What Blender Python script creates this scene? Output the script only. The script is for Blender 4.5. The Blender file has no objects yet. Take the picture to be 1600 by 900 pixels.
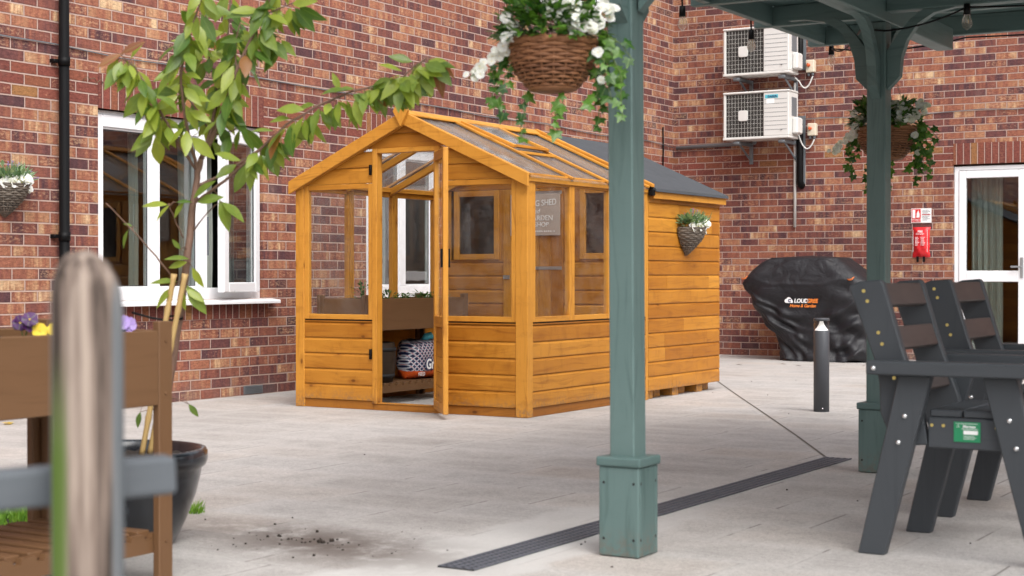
import bpy, bmesh, math, random
from mathutils import Vector, Matrix
from math import sin, cos, pi, radians, floor
random.seed(7)
SC = bpy.context.scene
COL = SC.collection

# ------------------------------------------------------------------ camera
cam_data = bpy.data.cameras.new('camera')
cam = bpy.data.objects.new('camera', cam_data)
COL.objects.link(cam)
cam.location = (0, 0, 0.93)
cam.rotation_euler = (radians(90 - 0.458), 0, radians(31))
cam_data.sensor_width = 36
cam_data.lens = 56.25
cam_data.clip_start = 0.05
cam_data.clip_end = 500
cam_data.dof.use_dof = True
cam_data.dof.focus_distance = 11.0
cam_data.dof.aperture_fstop = 5.0
SC.camera = cam

# ------------------------------------------------------------------ sky, sun, exposure
SUN_EL, SUN_AZ = radians(50), radians(125)      # azimuth clockwise from +Y
world = bpy.data.worlds.new('World')
SC.world = world
world.use_nodes = True
wn = world.node_tree
for n in list(wn.nodes):
    wn.nodes.remove(n)
sky = wn.nodes.new('ShaderNodeTexSky')
sky.sky_type = 'NISHITA'
sky.sun_disc = False
sky.sun_elevation = SUN_EL
sky.sun_rotation = SUN_AZ
sky.dust_density = 4.0
sky.ozone_density = 0.6
hsv = wn.nodes.new('ShaderNodeHueSaturation')
hsv.inputs['Saturation'].default_value = 0.22
bg = wn.nodes.new('ShaderNodeBackground')
bg.inputs['Strength'].default_value = 0.15
wo = wn.nodes.new('ShaderNodeOutputWorld')
wn.links.new(sky.outputs[0], hsv.inputs['Color'])
wn.links.new(hsv.outputs[0], bg.inputs['Color'])
wn.links.new(bg.outputs[0], wo.inputs['Surface'])
sun_d = bpy.data.lights.new('sun', 'SUN')
sun_d.energy = 0.9
sun_d.angle = radians(50)
sun_d.color = (1.0, 0.965, 0.92)
sun = bpy.data.objects.new('sun', sun_d)
COL.objects.link(sun)
sdir = Vector((sin(SUN_AZ) * cos(SUN_EL), cos(SUN_AZ) * cos(SUN_EL), sin(SUN_EL)))
sun.rotation_euler = (-sdir).to_track_quat('-Z', 'Y').to_euler()
sun.location = sdir * 30
SC.view_settings.view_transform = 'Standard'
SC.view_settings.look = 'None'
SC.view_settings.gamma = 1
SC.view_settings.exposure = 1.0
SC.view_settings.use_curve_mapping = False
SC.render.engine = 'CYCLES'
SC.cycles.transparent_max_bounces = 32
SC.cycles.max_bounces = 8
SC.cycles.caustics_reflective = False
SC.cycles.caustics_refractive = False


# ------------------------------------------------------------------ node helpers
class NT:
    def __init__(self, name):
        self.m = bpy.data.materials.new(name)
        self.m.use_nodes = True
        self.t = self.m.node_tree
        for n in list(self.t.nodes):
            self.t.nodes.remove(n)
        self.out = self.t.nodes.new('ShaderNodeOutputMaterial')

    def n(self, typ, **kw):
        nd = self.t.nodes.new('ShaderNode' + typ)
        for k, v in kw.items():
            setattr(nd, k, v)
        return nd

    def set(self, sock, v):
        if hasattr(v, 'bl_idname') and hasattr(v, 'outputs'):
            v = v.outputs[0]
        if isinstance(v, bpy.types.NodeSocket):
            self.t.links.new(v, sock)
        elif isinstance(v, (tuple, list)):
            if len(v) == 3 and sock.type == 'RGBA':
                v = tuple(v) + (1,)
            sock.default_value = v
        else:
            sock.default_value = v

    def math(self, op, a, b=0.0, c=None, clamp=False):
        nd = self.n('Math', operation=op, use_clamp=clamp)
        self.set(nd.inputs[0], a)
        self.set(nd.inputs[1], b)
        if c is not None:
            self.set(nd.inputs[2], c)
        return nd.outputs[0]

    def mix(self, f, a, b, blend='MIX'):
        nd = self.n('Mix', data_type='RGBA', blend_type=blend)
        self.set(nd.inputs[0], f)
        self.set(nd.inputs[6], a)
        self.set(nd.inputs[7], b)
        return nd.outputs[2]

    def comb(self, x, y, z):
        nd = self.n('CombineXYZ')
        for i, v in enumerate((x, y, z)):
            self.set(nd.inputs[i], v)
        return nd.outputs[0]

    def sep(self, v):
        nd = self.n('SeparateXYZ')
        self.set(nd.inputs[0], v)
        return nd.outputs

    def obj(self):
        return self.n('TexCoord').outputs['Object']

    def uv(self):
        return self.n('TexCoord').outputs['UV']

    def noise(self, vec, scale, detail=3.0, rough=0.55, dist=0.0):
        nd = self.n('TexNoise')
        if vec is not None:
            self.set(nd.inputs['Vector'], vec)
        nd.inputs['Scale'].default_value = scale
        nd.inputs['Detail'].default_value = detail
        nd.inputs['Roughness'].default_value = rough
        nd.inputs['Distortion'].default_value = dist
        return nd.outputs[0]

    def ramp(self, f, stops, interp='LINEAR'):
        nd = self.n('ValToRGB')
        self.set(nd.inputs[0], f)
        cr = nd.color_ramp
        cr.interpolation = interp
        while len(cr.elements) < len(stops):
            cr.elements.new(0.5)
        for e, (p, c) in zip(cr.elements, stops):
            e.position = p
            if not isinstance(c, (tuple, list)):
                c = (c, c, c)
            e.color = tuple(c) + (1,) if len(c) == 3 else c
        return nd.outputs[0]

    def smooth(self, x, a, b):
        nd = self.n('MapRange', interpolation_type='SMOOTHSTEP')
        self.set(nd.inputs[0], x)
        nd.inputs[1].default_value = a
        nd.inputs[2].default_value = b
        return nd.outputs[0]

    def island(self):
        return self.n('NewGeometry').outputs['Random Per Island']

    def bump(self, h, strength=0.3, dist=0.01):
        nd = self.n('Bump')
        nd.inputs['Strength'].default_value = strength
        nd.inputs['Distance'].default_value = dist
        self.set(nd.inputs['Height'], h)
        return nd.outputs[0]

    def principled(self, base, rough=0.5, spec=0.5, metal=0.0, normal=None, coat=0.0, subs=0.0):
        p = self.n('BsdfPrincipled')
        self.set(p.inputs['Base Color'], base)
        self.set(p.inputs['Roughness'], rough)
        self.set(p.inputs['Metallic'], metal)
        self.set(p.inputs['Specular IOR Level'], spec)
        if coat:
            p.inputs['Coat Weight'].default_value = coat
            p.inputs['Coat Roughness'].default_value = 0.15
        if normal is not None:
            self.set(p.inputs['Normal'], normal)
        return p

    def done(self, shader):
        self.set(self.out.inputs['Surface'], shader)
        return self.m


def plain(name, col, rough=0.5, metal=0.0, var=0.12, scale=9.0, bump=0.1, bscale=60.0, spec=0.5, coat=0.0):
    t = NT(name)
    o = t.obj()
    nz = t.noise(o, scale, 4)
    f = t.math('MULTIPLY', t.math('SUBTRACT', nz, 0.5), 2 * var)
    cc = t.mix(1.0, col, t.ramp(t.math('ADD', f, 0.5), [(0, 0.55), (0.5, 1.0), (1, 1.35)]), 'MULTIPLY')
    r2 = t.math('ADD', rough, t.math('MULTIPLY', t.math('SUBTRACT', t.noise(o, scale * 3, 3), 0.5), 0.25))
    nrm = t.bump(t.noise(o, bscale, 3), bump, 0.004) if bump else None
    return t.done(t.principled(cc, r2, spec, metal, nrm, coat))


def mat_brick(name, soldier=False):
    t = NT(name)
    x, y, z = t.sep(t.obj())
    u = t.math('ADD', x, y)
    v = z
    wob = t.noise(t.comb(u, v, 0), 3.0, 2)
    wv = t.math('MULTIPLY', t.math('SUBTRACT', wob, 0.5), 0.006)
    if soldier:
        su, sv = v, t.math('ADD', u, 0.02)
        sv = t.math('ADD', sv, wv)
        L, Hh = 50.0, 0.075
    else:
        su, sv = u, t.math('ADD', v, wv)
        L, Hh = 0.225, 0.075
    rv = t.math('DIVIDE', sv, Hh)
    row = t.math('FLOOR', rv)
    fv = t.math('SUBTRACT', rv, row)
    off = t.math('MULTIPLY', t.math('FLOORED_MODULO', row, 2.0), 0.5)
    jit = t.n('TexWhiteNoise', noise_dimensions='1D')
    t.set(jit.inputs['W'], row)
    ru = t.math('ADD', t.math('DIVIDE', su, L), t.math('ADD', off, t.math('MULTIPLY', jit.outputs[0], 0.07)))
    if soldier:
        ru = t.math('ADD', ru, 0.2)
    col = t.math('FLOOR', ru)
    fu = t.math('SUBTRACT', ru, col)
    du = t.math('MULTIPLY', t.math('MINIMUM', fu, t.math('SUBTRACT', 1.0, fu)), L)
    dv = t.math('MULTIPLY', t.math('MINIMUM', fv, t.math('SUBTRACT', 1.0, fv)), Hh)
    d = t.math('MINIMUM', du, dv)
    d = t.math('ADD', d, t.math('MULTIPLY', t.math('SUBTRACT', t.noise(t.obj(), 55, 2), 0.5), 0.0035))
    mask = t.smooth(d, 0.0034, 0.0060)
    wn_ = t.n('TexWhiteNoise', noise_dimensions='2D')
    t.set(wn_.inputs['Vector'], t.comb(col, row, 0))
    w = wn_.outputs[0]
    w2 = t.sep(wn_.outputs[1])[1]
    band = t.noise(t.comb(t.math('MULTIPLY', u, 15.0), t.math('MULTIPLY', row, 7.31), t.math('MULTIPLY', z, 2.0)), 1.0, 3, 0.6)
    amp = t.math('ADD', 0.45, t.math('MULTIPLY', w2, 1.6))
    tt = t.math('ADD', t.math('MULTIPLY', w, 0.66), t.math('MULTIPLY', t.math('SUBTRACT', band, 0.45), amp), clamp=True)
    tt = t.math('ADD', tt, 0.04)
    colr = t.ramp(tt, [(0.0, (0.066, 0.032, 0.038)), (0.20, (0.122, 0.046, 0.043)), (0.42, (0.205, 0.072, 0.050)),
                       (0.62, (0.275, 0.108, 0.064)), (0.80, (0.36, 0.190, 0.105)), (1.0, (0.54, 0.37, 0.22))])
    plain_c = t.ramp(w, [(0.0, (0.135, 0.042, 0.034)), (0.6, (0.19, 0.055, 0.040)), (0.9, (0.21, 0.075, 0.04)), (1.0, (0.27, 0.13, 0.05))])
    if soldier:
        colr = plain_c
    else:
        inb = t.math('MULTIPLY', t.math('GREATER_THAN', row, 27.5), t.math('LESS_THAN', row, 30.5))
        colr = t.mix(inb, colr, plain_c)
    streak = t.noise(t.comb(t.math('MULTIPLY', u, 22.0), t.math('MULTIPLY', v, 190.0), 0), 1.0, 3, 0.65)
    fine = t.noise(t.obj(), 140, 3, 0.7)
    colr = t.mix(1.0, colr, t.ramp(t.math('ADD', t.math('MULTIPLY', fine, 0.5), t.math('MULTIPLY', streak, 0.5)),
                                   [(0.25, 0.50), (0.5, 1.0), (0.75, 1.50)]), 'MULTIPLY')
    mid = t.noise(t.comb(t.math('MULTIPLY', u, 34.0), t.math('ADD', t.math('MULTIPLY', v, 60.0), t.math('MULTIPLY', w, 9.0)), 0), 1.0, 4, 0.7)
    colr = t.mix(1.0, colr, t.ramp(mid, [(0.28, 0.60), (0.5, 1.0), (0.72, 1.30)]), 'MULTIPLY')
    fleck = t.math('MULTIPLY', t.smooth(t.math('ADD', mid, t.math('MULTIPLY', t.math('SUBTRACT', w2, 0.5), 0.35)), 0.58, 0.80), t.smooth(d, 0.008, 0.022))
    colr = t.mix(t.math('MULTIPLY', fleck, 0.5 if not soldier else 0.1), colr, (0.50, 0.33, 0.19))
    arr = t.smooth(d, 0.004, 0.016)
    colr = t.mix(1.0, colr, t.ramp(arr, [(0.0, 0.80), (1.0, 1.04)]), 'MULTIPLY')
    big = t.noise(t.obj(), 0.8, 4, 0.6)
    colr = t.mix(1.0, colr, t.ramp(big, [(0.3, 0.86), (0.5, 1.0), (0.7, 1.12)]), 'MULTIPLY')
    bloom = t.smooth(t.noise(t.obj(), 2.3, 4, 0.65), 0.6, 0.85)
    colr = t.mix(t.math('MULTIPLY', bloom, 0.30), colr, (0.52, 0.40, 0.33))
    low = t.math('MULTIPLY', t.smooth(v, 0.32, 0.0), t.smooth(t.noise(t.obj(), 4.0, 3), 0.38, 0.7))
    colr = t.mix(t.math('MULTIPLY', low, 0.45), colr, (0.16, 0.12, 0.11))
    mort = t.mix(t.noise(t.obj(), 6.0, 4), (0.34, 0.235, 0.20), (0.47, 0.345, 0.295))
    c = t.mix(mask, mort, colr)
    hgt = t.math('ADD', mask, t.math('MULTIPLY', fine, 0.35))
    return t.done(t.principled(c, 0.88, 0.3, 0, t.bump(hgt, 0.55, 0.006)))


def mat_wood(name, c0, c1, dark, rough=0.46, knots=True, spec=0.3, dirt=0.0):
    t = NT(name)
    u, v, _ = t.sep(t.uv())
    isl = t.island()
    wz = t.math('MULTIPLY', isl, 37.0)
    warp = t.noise(t.comb(t.math('MULTIPLY', u, 1.3), t.math('MULTIPLY', v, 5.0), wz), 1.0, 2)
    vv = t.math('ADD', t.math('MULTIPLY', v, 34.0), t.math('MULTIPLY', warp, 5.0))
    g = t.noise(t.comb(t.math('MULTIPLY', u, 2.2), vv, wz), 1.0, 4, 0.6, 0.6)
    blotch = t.noise(t.comb(t.math('MULTIPLY', u, 3.2), t.math('MULTIPLY', v, 7.0), wz), 1.0, 3)
    c = t.mix(t.smooth(t.math('ADD', t.math('MULTIPLY', isl, 0.55), t.math('MULTIPLY', blotch, 0.55)), 0.15, 0.95), c0, c1)
    c = t.mix(t.math('MULTIPLY', t.smooth(g, 0.47, 0.74), 0.5), c, dark)
    drip = t.noise(t.comb(t.math('MULTIPLY', u, 13.0), t.math('MULTIPLY', v, 6.0), wz), 1.0, 4, 0.7)
    c = t.mix(t.math('MULTIPLY', t.smooth(drip, 0.50, 0.74), 0.30 if knots else 0.10), c, dark)
    if knots:
        vo = t.n('TexVoronoi', feature='F1')
        t.set(vo.inputs['Vector'], t.comb(t.math('MULTIPLY', u, 4.2), t.math('MULTIPLY', v, 8.0), wz))
        vo.inputs['Scale'].default_value = 1.0
        vs = t.math('LESS_THAN', t.sep(vo.outputs['Color'])[0], 0.42)
        k = t.math('MULTIPLY', t.smooth(vo.outputs['Distance'], 0.11, 0.05), vs)
        c = t.mix(t.math('MULTIPLY', k, 0.8), c, tuple(q * 0.4 for q in dark))
        halo = t.math('MULTIPLY', t.smooth(vo.outputs['Distance'], 0.30, 0.08), vs)
        c = t.mix(t.math('MULTIPLY', halo, 0.35), c, dark)
    if dirt:
        zz = t.sep(t.obj())[2]
        dm = t.math('MULTIPLY', t.smooth(t.math('ADD', zz, t.math('MULTIPLY', t.math('SUBTRACT', t.noise(t.obj(), 7, 4), 0.5), 0.16)), dirt, 0.0), t.smooth(t.noise(t.obj(), 38, 4, 0.7), 0.40, 0.62))
        c = t.mix(t.math('MULTIPLY', dm, 0.6), c, (0.14, 0.11, 0.085))
    r = t.math('ADD', rough, t.math('MULTIPLY', t.math('SUBTRACT', blotch, 0.5), 0.3))
    return t.done(t.principled(c, r, spec, 0, t.bump(g, 0.18, 0.003)))


def mat_glass(name, tint=(0.93, 0.96, 0.95), dirt=0.0, wav=0.0, boost=1.0, dirtcol=(0.75, 0.77, 0.78), rough=0.02, streak=False):
    t = NT(name)
    tr = t.n('BsdfTransparent')
    tr.inputs[0].default_value = tint + (1,)
    gl = t.n('BsdfGlossy')
    gl.inputs['Color'].default_value = (1, 1, 1, 1)
    gl.inputs['Roughness'].default_value = rough
    if wav:
        nb = t.bump(t.noise(t.obj(), 5.0, 2), wav, 0.01)
        t.set(gl.inputs['Normal'], nb)
    fr = t.n('Fresnel')
    fr.inputs['IOR'].default_value = 1.5
    back = t.math('SUBTRACT', 1.0, t.n('NewGeometry').outputs['Backfacing'])
    f = t.math('MULTIPLY', t.math('MULTIPLY', fr.outputs[0], boost), back, clamp=True)
    mx = t.n('MixShader')
    t.set(mx.inputs[0], f)
    t.set(mx.inputs[1], tr)
    t.set(mx.inputs[2], gl)
    sh = mx
    if dirt:
        df = t.n('BsdfDiffuse')
        df.inputs[0].default_value = dirtcol + (1,)
        tl = t.n('BsdfTranslucent')
        tl.inputs[0].default_value = dirtcol + (1,)
        m2 = t.n('MixShader')
        m2.inputs[0].default_value = 0.5
        t.set(m2.inputs[1], df)
        t.set(m2.inputs[2], tl)
        x, y, z = t.sep(t.obj())
        if streak:
            vec = t.comb(t.math('MULTIPLY', x, 2.5), t.math('MULTIPLY', y, 16.0), 0)
            nz = t.math('ADD', t.math('MULTIPLY', t.noise(vec, 1.0, 4, 0.65), 0.6), t.math('MULTIPLY', t.noise(t.obj(), 90, 2), 0.4))
        else:
            nz = t.noise(t.obj(), 6.0, 5, 0.7)
        m3 = t.n('MixShader')
        t.set(m3.inputs[0], t.math('MULTIPLY', t.smooth(nz, 0.32, 0.7), dirt))
        t.set(m3.inputs[1], sh)
        t.set(m3.inputs[2], m2)
        sh = m3
    return t.done(sh)


def mat_leaf(name, c0, c1, tip=None, transl=0.35, rough=0.42, tipf=0.05, spec=0.45):
    t = NT(name)
    isl = t.island()
    nz = t.noise(t.obj(), 40, 2)
    c = t.mix(t.smooth(t.math('ADD', t.math('MULTIPLY', isl, 0.8), t.math('MULTIPLY', nz, 0.3)), 0.1, 1.0), c0, c1)
    u, v, _ = t.sep(t.uv())
    rib = t.smooth(t.math('ABSOLUTE', t.math('SUBTRACT', v, 0.5)), 0.07, 0.0)
    c = t.mix(t.math('MULTIPLY', rib, 0.35), c, (0.25, 0.36, 0.10))
    if tip:
        c = t.mix(t.math('LESS_THAN', isl, tipf), c, tip)
    p = t.principled(c, rough, spec, 0, t.bump(t.noise(t.comb(t.math('MULTIPLY', u, 12), t.math('MULTIPLY', v, 5), 0), 1.0, 2), 0.2, 0.002))
    tl = t.n('BsdfTranslucent')
    t.set(tl.inputs[0], t.mix(1.0, c, (1.25, 1.3, 0.6), 'MULTIPLY'))
    mx = t.n('MixShader')
    mx.inputs[0].default_value = transl
    t.set(mx.inputs[1], p)
    t.set(mx.inputs[2], tl)
    return t.done(mx)


def mat_paving():
    t = NT('block paving')
    x, y, z = t.sep(t.obj())
    RH, RL = 0.40, 0.60
    ry = t.math('DIVIDE', y, RH)
    row = t.math('FLOOR', ry)
    fv = t.math('SUBTRACT', ry, row)
    wn1 = t.n('TexWhiteNoise', noise_dimensions='1D')
    t.set(wn1.inputs['W'], row)
    rx = t.math('ADD', t.math('DIVIDE', x, RL), wn1.outputs[0])
    col = t.math('FLOOR', rx)
    fu = t.math('SUBTRACT', rx, col)
    du = t.math('MULTIPLY', t.math('MINIMUM', fu, t.math('SUBTRACT', 1.0, fu)), RL)
    dv = t.math('MULTIPLY', t.math('MINIMUM', fv, t.math('SUBTRACT', 1.0, fv)), RH)
    wn2 = t.n('TexWhiteNoise', noise_dimensions='2D')
    t.set(wn2.inputs['Vector'], t.comb(col, row, 0))
    w = wn2.outputs[0]
    base = t.ramp(w, [(0.0, (0.365, 0.345, 0.328)), (0.35, (0.388, 0.370, 0.355)), (0.65, (0.405, 0.390, 0.378)), (0.85, (0.412, 0.385, 0.362)), (1.0, (0.395, 0.360, 0.332))])
    n1 = t.noise(t.obj(), 1.1, 5, 0.6)
    base = t.mix(1.0, base, t.ramp(n1, [(0.25, 0.84), (0.5, 1.0), (0.75, 1.12)]), 'MULTIPLY')
    n2 = t.noise(t.obj(), 150, 4, 0.8)
    base = t.mix(1.0, base, t.ramp(n2, [(0.25, 0.52), (0.5, 1.0), (0.75, 1.42)]), 'MULTIPLY')
    n3 = t.noise(t.obj(), 7, 4, 0.6)
    base = t.mix(1.0, base, t.ramp(n3, [(0.3, 0.86), (0.5, 1.0), (0.7, 1.09)]), 'MULTIPLY')
    edge = t.smooth(t.math('ADD', t.math('MINIMUM', du, dv), t.math('MULTIPLY', t.math('SUBTRACT', n3, 0.5), 0.10)), 0.10, 0.0)
    base = t.mix(t.math('MULTIPLY', edge, 0.35), base, (0.50, 0.485, 0.468))
    n4 = t.noise(t.obj(), 42, 6, 0.88)
    base = t.mix(1.0, base, t.ramp(n4, [(0.3, 0.66), (0.5, 1.0), (0.7, 1.28)]), 'MULTIPLY')
    # joints: worn, visible in places
    vis = t.smooth(t.noise(t.obj(), 2.6, 3, 0.6), 0.48, 0.56)
    ju = t.math('MULTIPLY', t.smooth(du, 0.0058, 0.0030), t.math('ADD', 0.22, t.math('MULTIPLY', vis, 0.78)))
    vis2 = t.smooth(t.noise(t.obj(), 1.6, 4, 0.6), 0.52, 0.72)
    jv = t.math('MULTIPLY', t.smooth(dv, 0.004, 0.0015), t.math('ADD', 0.12, t.math('MULTIPLY', vis2, 0.6)))
    j = t.math('MAXIMUM', ju, jv)
    base = t.mix(t.math('MULTIPLY', j, 0.85), base, (0.16, 0.145, 0.135))
    # pale cement haunching beside the drain
    hx = t.math('ABSOLUTE', t.math('ADD', x, 2.80))
    hm = t.math('MULTIPLY', t.smooth(t.math('ADD', hx, t.math('MULTIPLY', t.noise(t.obj(), 3.5, 4), 0.5)), 0.58, 0.48), t.smooth(y, 7.0, 4.9))
    base = t.mix(t.math('MULTIPLY', hm, 0.7), base, (0.52, 0.51, 0.495))
    # spilt soil by the pot
    sx = t.math('DIVIDE', t.math('ADD', x, 3.44), 0.60)
    sy = t.math('DIVIDE', t.math('SUBTRACT', y, 4.42), 0.32)
    sxx = t.math('SUBTRACT', sx, t.math('MULTIPLY', sy, -0.35))
    sd = t.math('SQRT', t.math('ADD', t.math('POWER', t.math('ABSOLUTE', sxx), 2.0), t.math('POWER', t.math('ABSOLUTE', sy), 2.0)))
    sm = t.math('MULTIPLY', t.smooth(sd, 1.6, 0.0), t.smooth(t.noise(t.obj(), 4.5, 5, 0.72), 0.28, 0.55))
    base = t.mix(t.math('MULTIPLY', sm, 0.95), base, (0.085, 0.066, 0.056))
    # faint grey traffic stains
    st = t.smooth(t.noise(t.obj(), 0.9, 4, 0.7), 0.58, 0.75)
    base = t.mix(t.math('MULTIPLY', st, 0.22), base, (0.32, 0.305, 0.295))
    h = t.math('SUBTRACT', t.math('MULTIPLY', n2, 0.5), j)
    r = t.math('ADD', 0.62, t.math('MULTIPLY', n1, 0.25))
    return t.done(t.principled(base, r, 0.4, 0, t.bump(h, 0.35, 0.004)))


def mat_wicker(name, c0, c1):
    t = NT(name)
    isl = t.island()
    nz = t.noise(t.obj(), 60, 3)
    c = t.mix(t.math('ADD', t.math('MULTIPLY', isl, 0.6), t.math('MULTIPLY', nz, 0.4)), c0, c1)
    return t.done(t.principled(c, 0.6, 0.4, 0, t.bump(nz, 0.3, 0.002)))


def mat_pot():
    t = NT('glazed pot')
    x, y, z = t.sep(t.obj())
    nz = t.noise(t.comb(t.math('MULTIPLY', x, 18), t.math('MULTIPLY', y, 18), t.math('MULTIPLY', z, 4)), 1.0, 4, 0.65)
    n2 = t.noise(t.obj(), 30, 3)
    c = t.ramp(t.math('ADD', t.math('MULTIPLY', nz, 0.7), t.math('MULTIPLY', n2, 0.3)),
               [(0.35, (0.006, 0.007, 0.009)), (0.55, (0.013, 0.016, 0.021)), (0.78, (0.075, 0.09, 0.105))])
    return t.done(t.principled(c, 0.22, 0.5, 0, t.bump(n2, 0.15, 0.003), 0.4))


def mat_cover():
    t = NT('black coated fabric')
    o = t.obj()
    nz = t.noise(o, 7, 4, 0.6, 0.8)
    f = t.noise(o, 300, 2)
    c = t.mix(nz, (0.006, 0.006, 0.008), (0.014, 0.014, 0.018))
    return t.done(t.principled(c, t.math('ADD', 0.42, t.math('MULTIPLY', nz, 0.22)), 0.42, 0,
                               t.bump(t.math('ADD', nz, t.math('MULTIPLY', f, 0.05)), 0.55, 0.03)))


def mat_old_post():
    t = NT('weathered fence timber')
    x, y, z = t.sep(t.obj())
    g = t.noise(t.comb(t.math('MULTIPLY', x, 60), t.math('MULTIPLY', y, 60), t.math('MULTIPLY', z, 2.5)), 1.0, 4, 0.65)
    c = t.ramp(g, [(0.36, (0.040, 0.030, 0.025)), (0.5, (0.17, 0.130, 0.108)), (0.66, (0.33, 0.27, 0.225))])
    # algae runs down the left side of the post and thickens downwards
    lat = t.math('ADD', t.math('MULTIPLY', x, 0.857), t.math('MULTIPLY', y, 0.515))
    a = t.math('MULTIPLY', t.smooth(lat, -0.008, -0.018), t.smooth(lat, -0.039, -0.034))
    a = t.math('MULTIPLY', a, t.smooth(z, 0.86, 0.70))
    c = t.mix(t.math('MULTIPLY', a, 0.85), c, (0.075, 0.14, 0.018))
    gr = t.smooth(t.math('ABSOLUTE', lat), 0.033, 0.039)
    c = t.mix(t.math('MULTIPLY', gr, 0.7), c, (0.16, 0.19, 0.21))  # blue-grey ambient light along both edges, painted into the timber colour
    return t.done(t.principled(c, 0.85, 0.2, 0, t.bump(g, 0.6, 0.006)))


def mat_bag():
    t = NT('printed compost bag')
    x, y, z = t.sep(t.obj())
    # object origin at the bag's base: lattice of white and red lines on navy, orange foot
    a = t.math('MULTIPLY', t.math('ADD', y, z), 26.0)
    b = t.math('MULTIPLY', t.math('SUBTRACT', y, z), 26.0)
    fa = t.math('ABSOLUTE', t.math('SUBTRACT', t.math('FRACT', a), 0.5))
    fb = t.math('ABSOLUTE', t.math('SUBTRACT', t.math('FRACT', b), 0.5))
    ln = t.math('MAXIMUM', t.smooth(fa, 0.32, 0.38), t.smooth(fb, 0.32, 0.38))
    red = t.math('MULTIPLY', t.smooth(fa, 0.42, 0.46), t.smooth(fb, 0.1, 0.3))
    c = t.mix(ln, (0.008, 0.013, 0.055), (0.46, 0.47, 0.52))
    c = t.mix(red, c, (0.55, 0.06, 0.04))
    foot = t.math('LESS_THAN', t.math('ADD', z, t.math('MULTIPLY', t.noise(t.obj(), 8, 1), 0.04)), 0.085)
    c = t.mix(foot, c, (0.60, 0.085, 0.012))
    return t.done(t.principled(c, 0.3, 0.5, 0, t.bump(t.noise(t.obj(), 9, 4, 0.6, 0.7), 0.6, 0.03)))


def mat_grille():
    t = NT('condenser coil')
    x, y, z = t.sep(t.obj())
    f = t.math('FRACT', t.math('MULTIPLY', z, 110.0))
    c = t.mix(t.smooth(f, 0.3, 0.7), (0.014, 0.013, 0.012), (0.05, 0.045, 0.04))
    return t.done(t.principled(c, 0.6, 0.3))


M = {}
M['brick'] = mat_brick('multi red facing brick')
M['soldier'] = mat_brick('red soldier brick', True)
M['wood'] = mat_wood('honey stained softwood', (0.34, 0.122, 0.011), (0.55, 0.246, 0.033), (0.18, 0.052, 0.006), dirt=0.16)
M['wooddark'] = mat_wood('dark honey softwood rail', (0.24, 0.082, 0.010), (0.36, 0.140, 0.020), (0.13, 0.04, 0.006))
M['woodtrim'] = mat_wood('honey stained batten', (0.40, 0.152, 0.015), (0.57, 0.258, 0.038), (0.21, 0.065, 0.008), dirt=0.12)
M['upvc'] = plain('white upvc', (0.80, 0.80, 0.82), 0.32, 0, 0.05, 4, 0.0)
M['grey_upvc'] = plain('grey seal', (0.06, 0.06, 0.065), 0.5)
M['glass'] = mat_glass('window glass', (0.78, 0.82, 0.81), 0, 0.02, 3.0)
M['gglass'] = mat_glass('greenhouse glazing', (0.96, 0.965, 0.96), 0.05, 0.25, 0.75, (0.78, 0.76, 0.74))
M['rglass'] = mat_glass('wet roof glazing', (0.86, 0.87, 0.87), 0.27, 0.15, 1.0, (0.66, 0.67, 0.68), 0.08, True)
M['felt'] = plain('mineral felt', (0.050, 0.056, 0.064), 0.85, 0, 0.2, 3, 0.6, 220)
M['green'] = mat_wood('sage green paint', (0.078, 0.130, 0.124), (0.108, 0.168, 0.160), (0.040, 0.074, 0.068), 0.5, False, 0.4, 0.14)
M['grey_plastic'] = mat_wood('slate recycled plastic', (0.043, 0.049, 0.056), (0.052, 0.058, 0.065), (0.033, 0.038, 0.044), 0.55, False)
M['brown_plastic'] = mat_wood('dark brown recycled plastic', (0.055, 0.042, 0.039), (0.070, 0.056, 0.053), (0.036, 0.028, 0.026), 0.5, False)
M['tan_plastic'] = mat_wood('tan recycled plastic', (0.118, 0.060, 0.027), (0.135, 0.070, 0.033), (0.098, 0.049, 0.021), 0.5, False)
M['pot'] = mat_pot()
M['soil'] = plain('potting soil', (0.028, 0.020, 0.015), 0.95, 0, 0.4, 40, 0.8, 70)
M['bark'] = plain('cherry bark', (0.155, 0.088, 0.060), 0.7, 0, 0.35, 30, 0.6, 80)
M['bamboo'] = mat_wood('bamboo cane', (0.38, 0.25, 0.095), (0.45, 0.31, 0.13), (0.28, 0.17, 0.06), 0.5, False)
M['leaf'] = mat_leaf('cherry leaf', (0.075, 0.155, 0.028), (0.36, 0.43, 0.065), (0.30, 0.13, 0.04), 0.45, 0.30, 0.025)
M['bronze_leaf'] = mat_leaf('bronze young leaf', (0.20, 0.075, 0.035), (0.27, 0.11, 0.04), None, 0.35)
M['ivy'] = mat_leaf('ivy leaf', (0.012, 0.062, 0.010), (0.10, 0.22, 0.03), None, 0.25, 0.35)
M['sage'] = mat_leaf('silver green foliage', (0.10, 0.19, 0.10), (0.30, 0.42, 0.23), None, 0.25, 0.5)
M['grass'] = mat_leaf('lawn grass', (0.10, 0.24, 0.02), (0.24, 0.42, 0.05), None, 0.3, 0.5)
M['petal'] = mat_leaf('white petal', (0.72, 0.72, 0.74), (0.84, 0.83, 0.86), None, 0.3, 0.5)
M['lilac'] = mat_leaf('lilac petal', (0.24, 0.14, 0.50), (0.42, 0.30, 0.66), None, 0.25, 0.5)
M['purple'] = mat_leaf('purple petal', (0.035, 0.008, 0.055), (0.07, 0.014, 0.10), None, 0.2, 0.5)
M['yellow'] = mat_leaf('yellow petal', (0.72, 0.50, 0.02), (0.80, 0.60, 0.03), None, 0.25, 0.5)
M['stem'] = plain('green stem', (0.10, 0.15, 0.04), 0.6)
M['twig'] = plain('brown stem', (0.14, 0.09, 0.05), 0.7)
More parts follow.
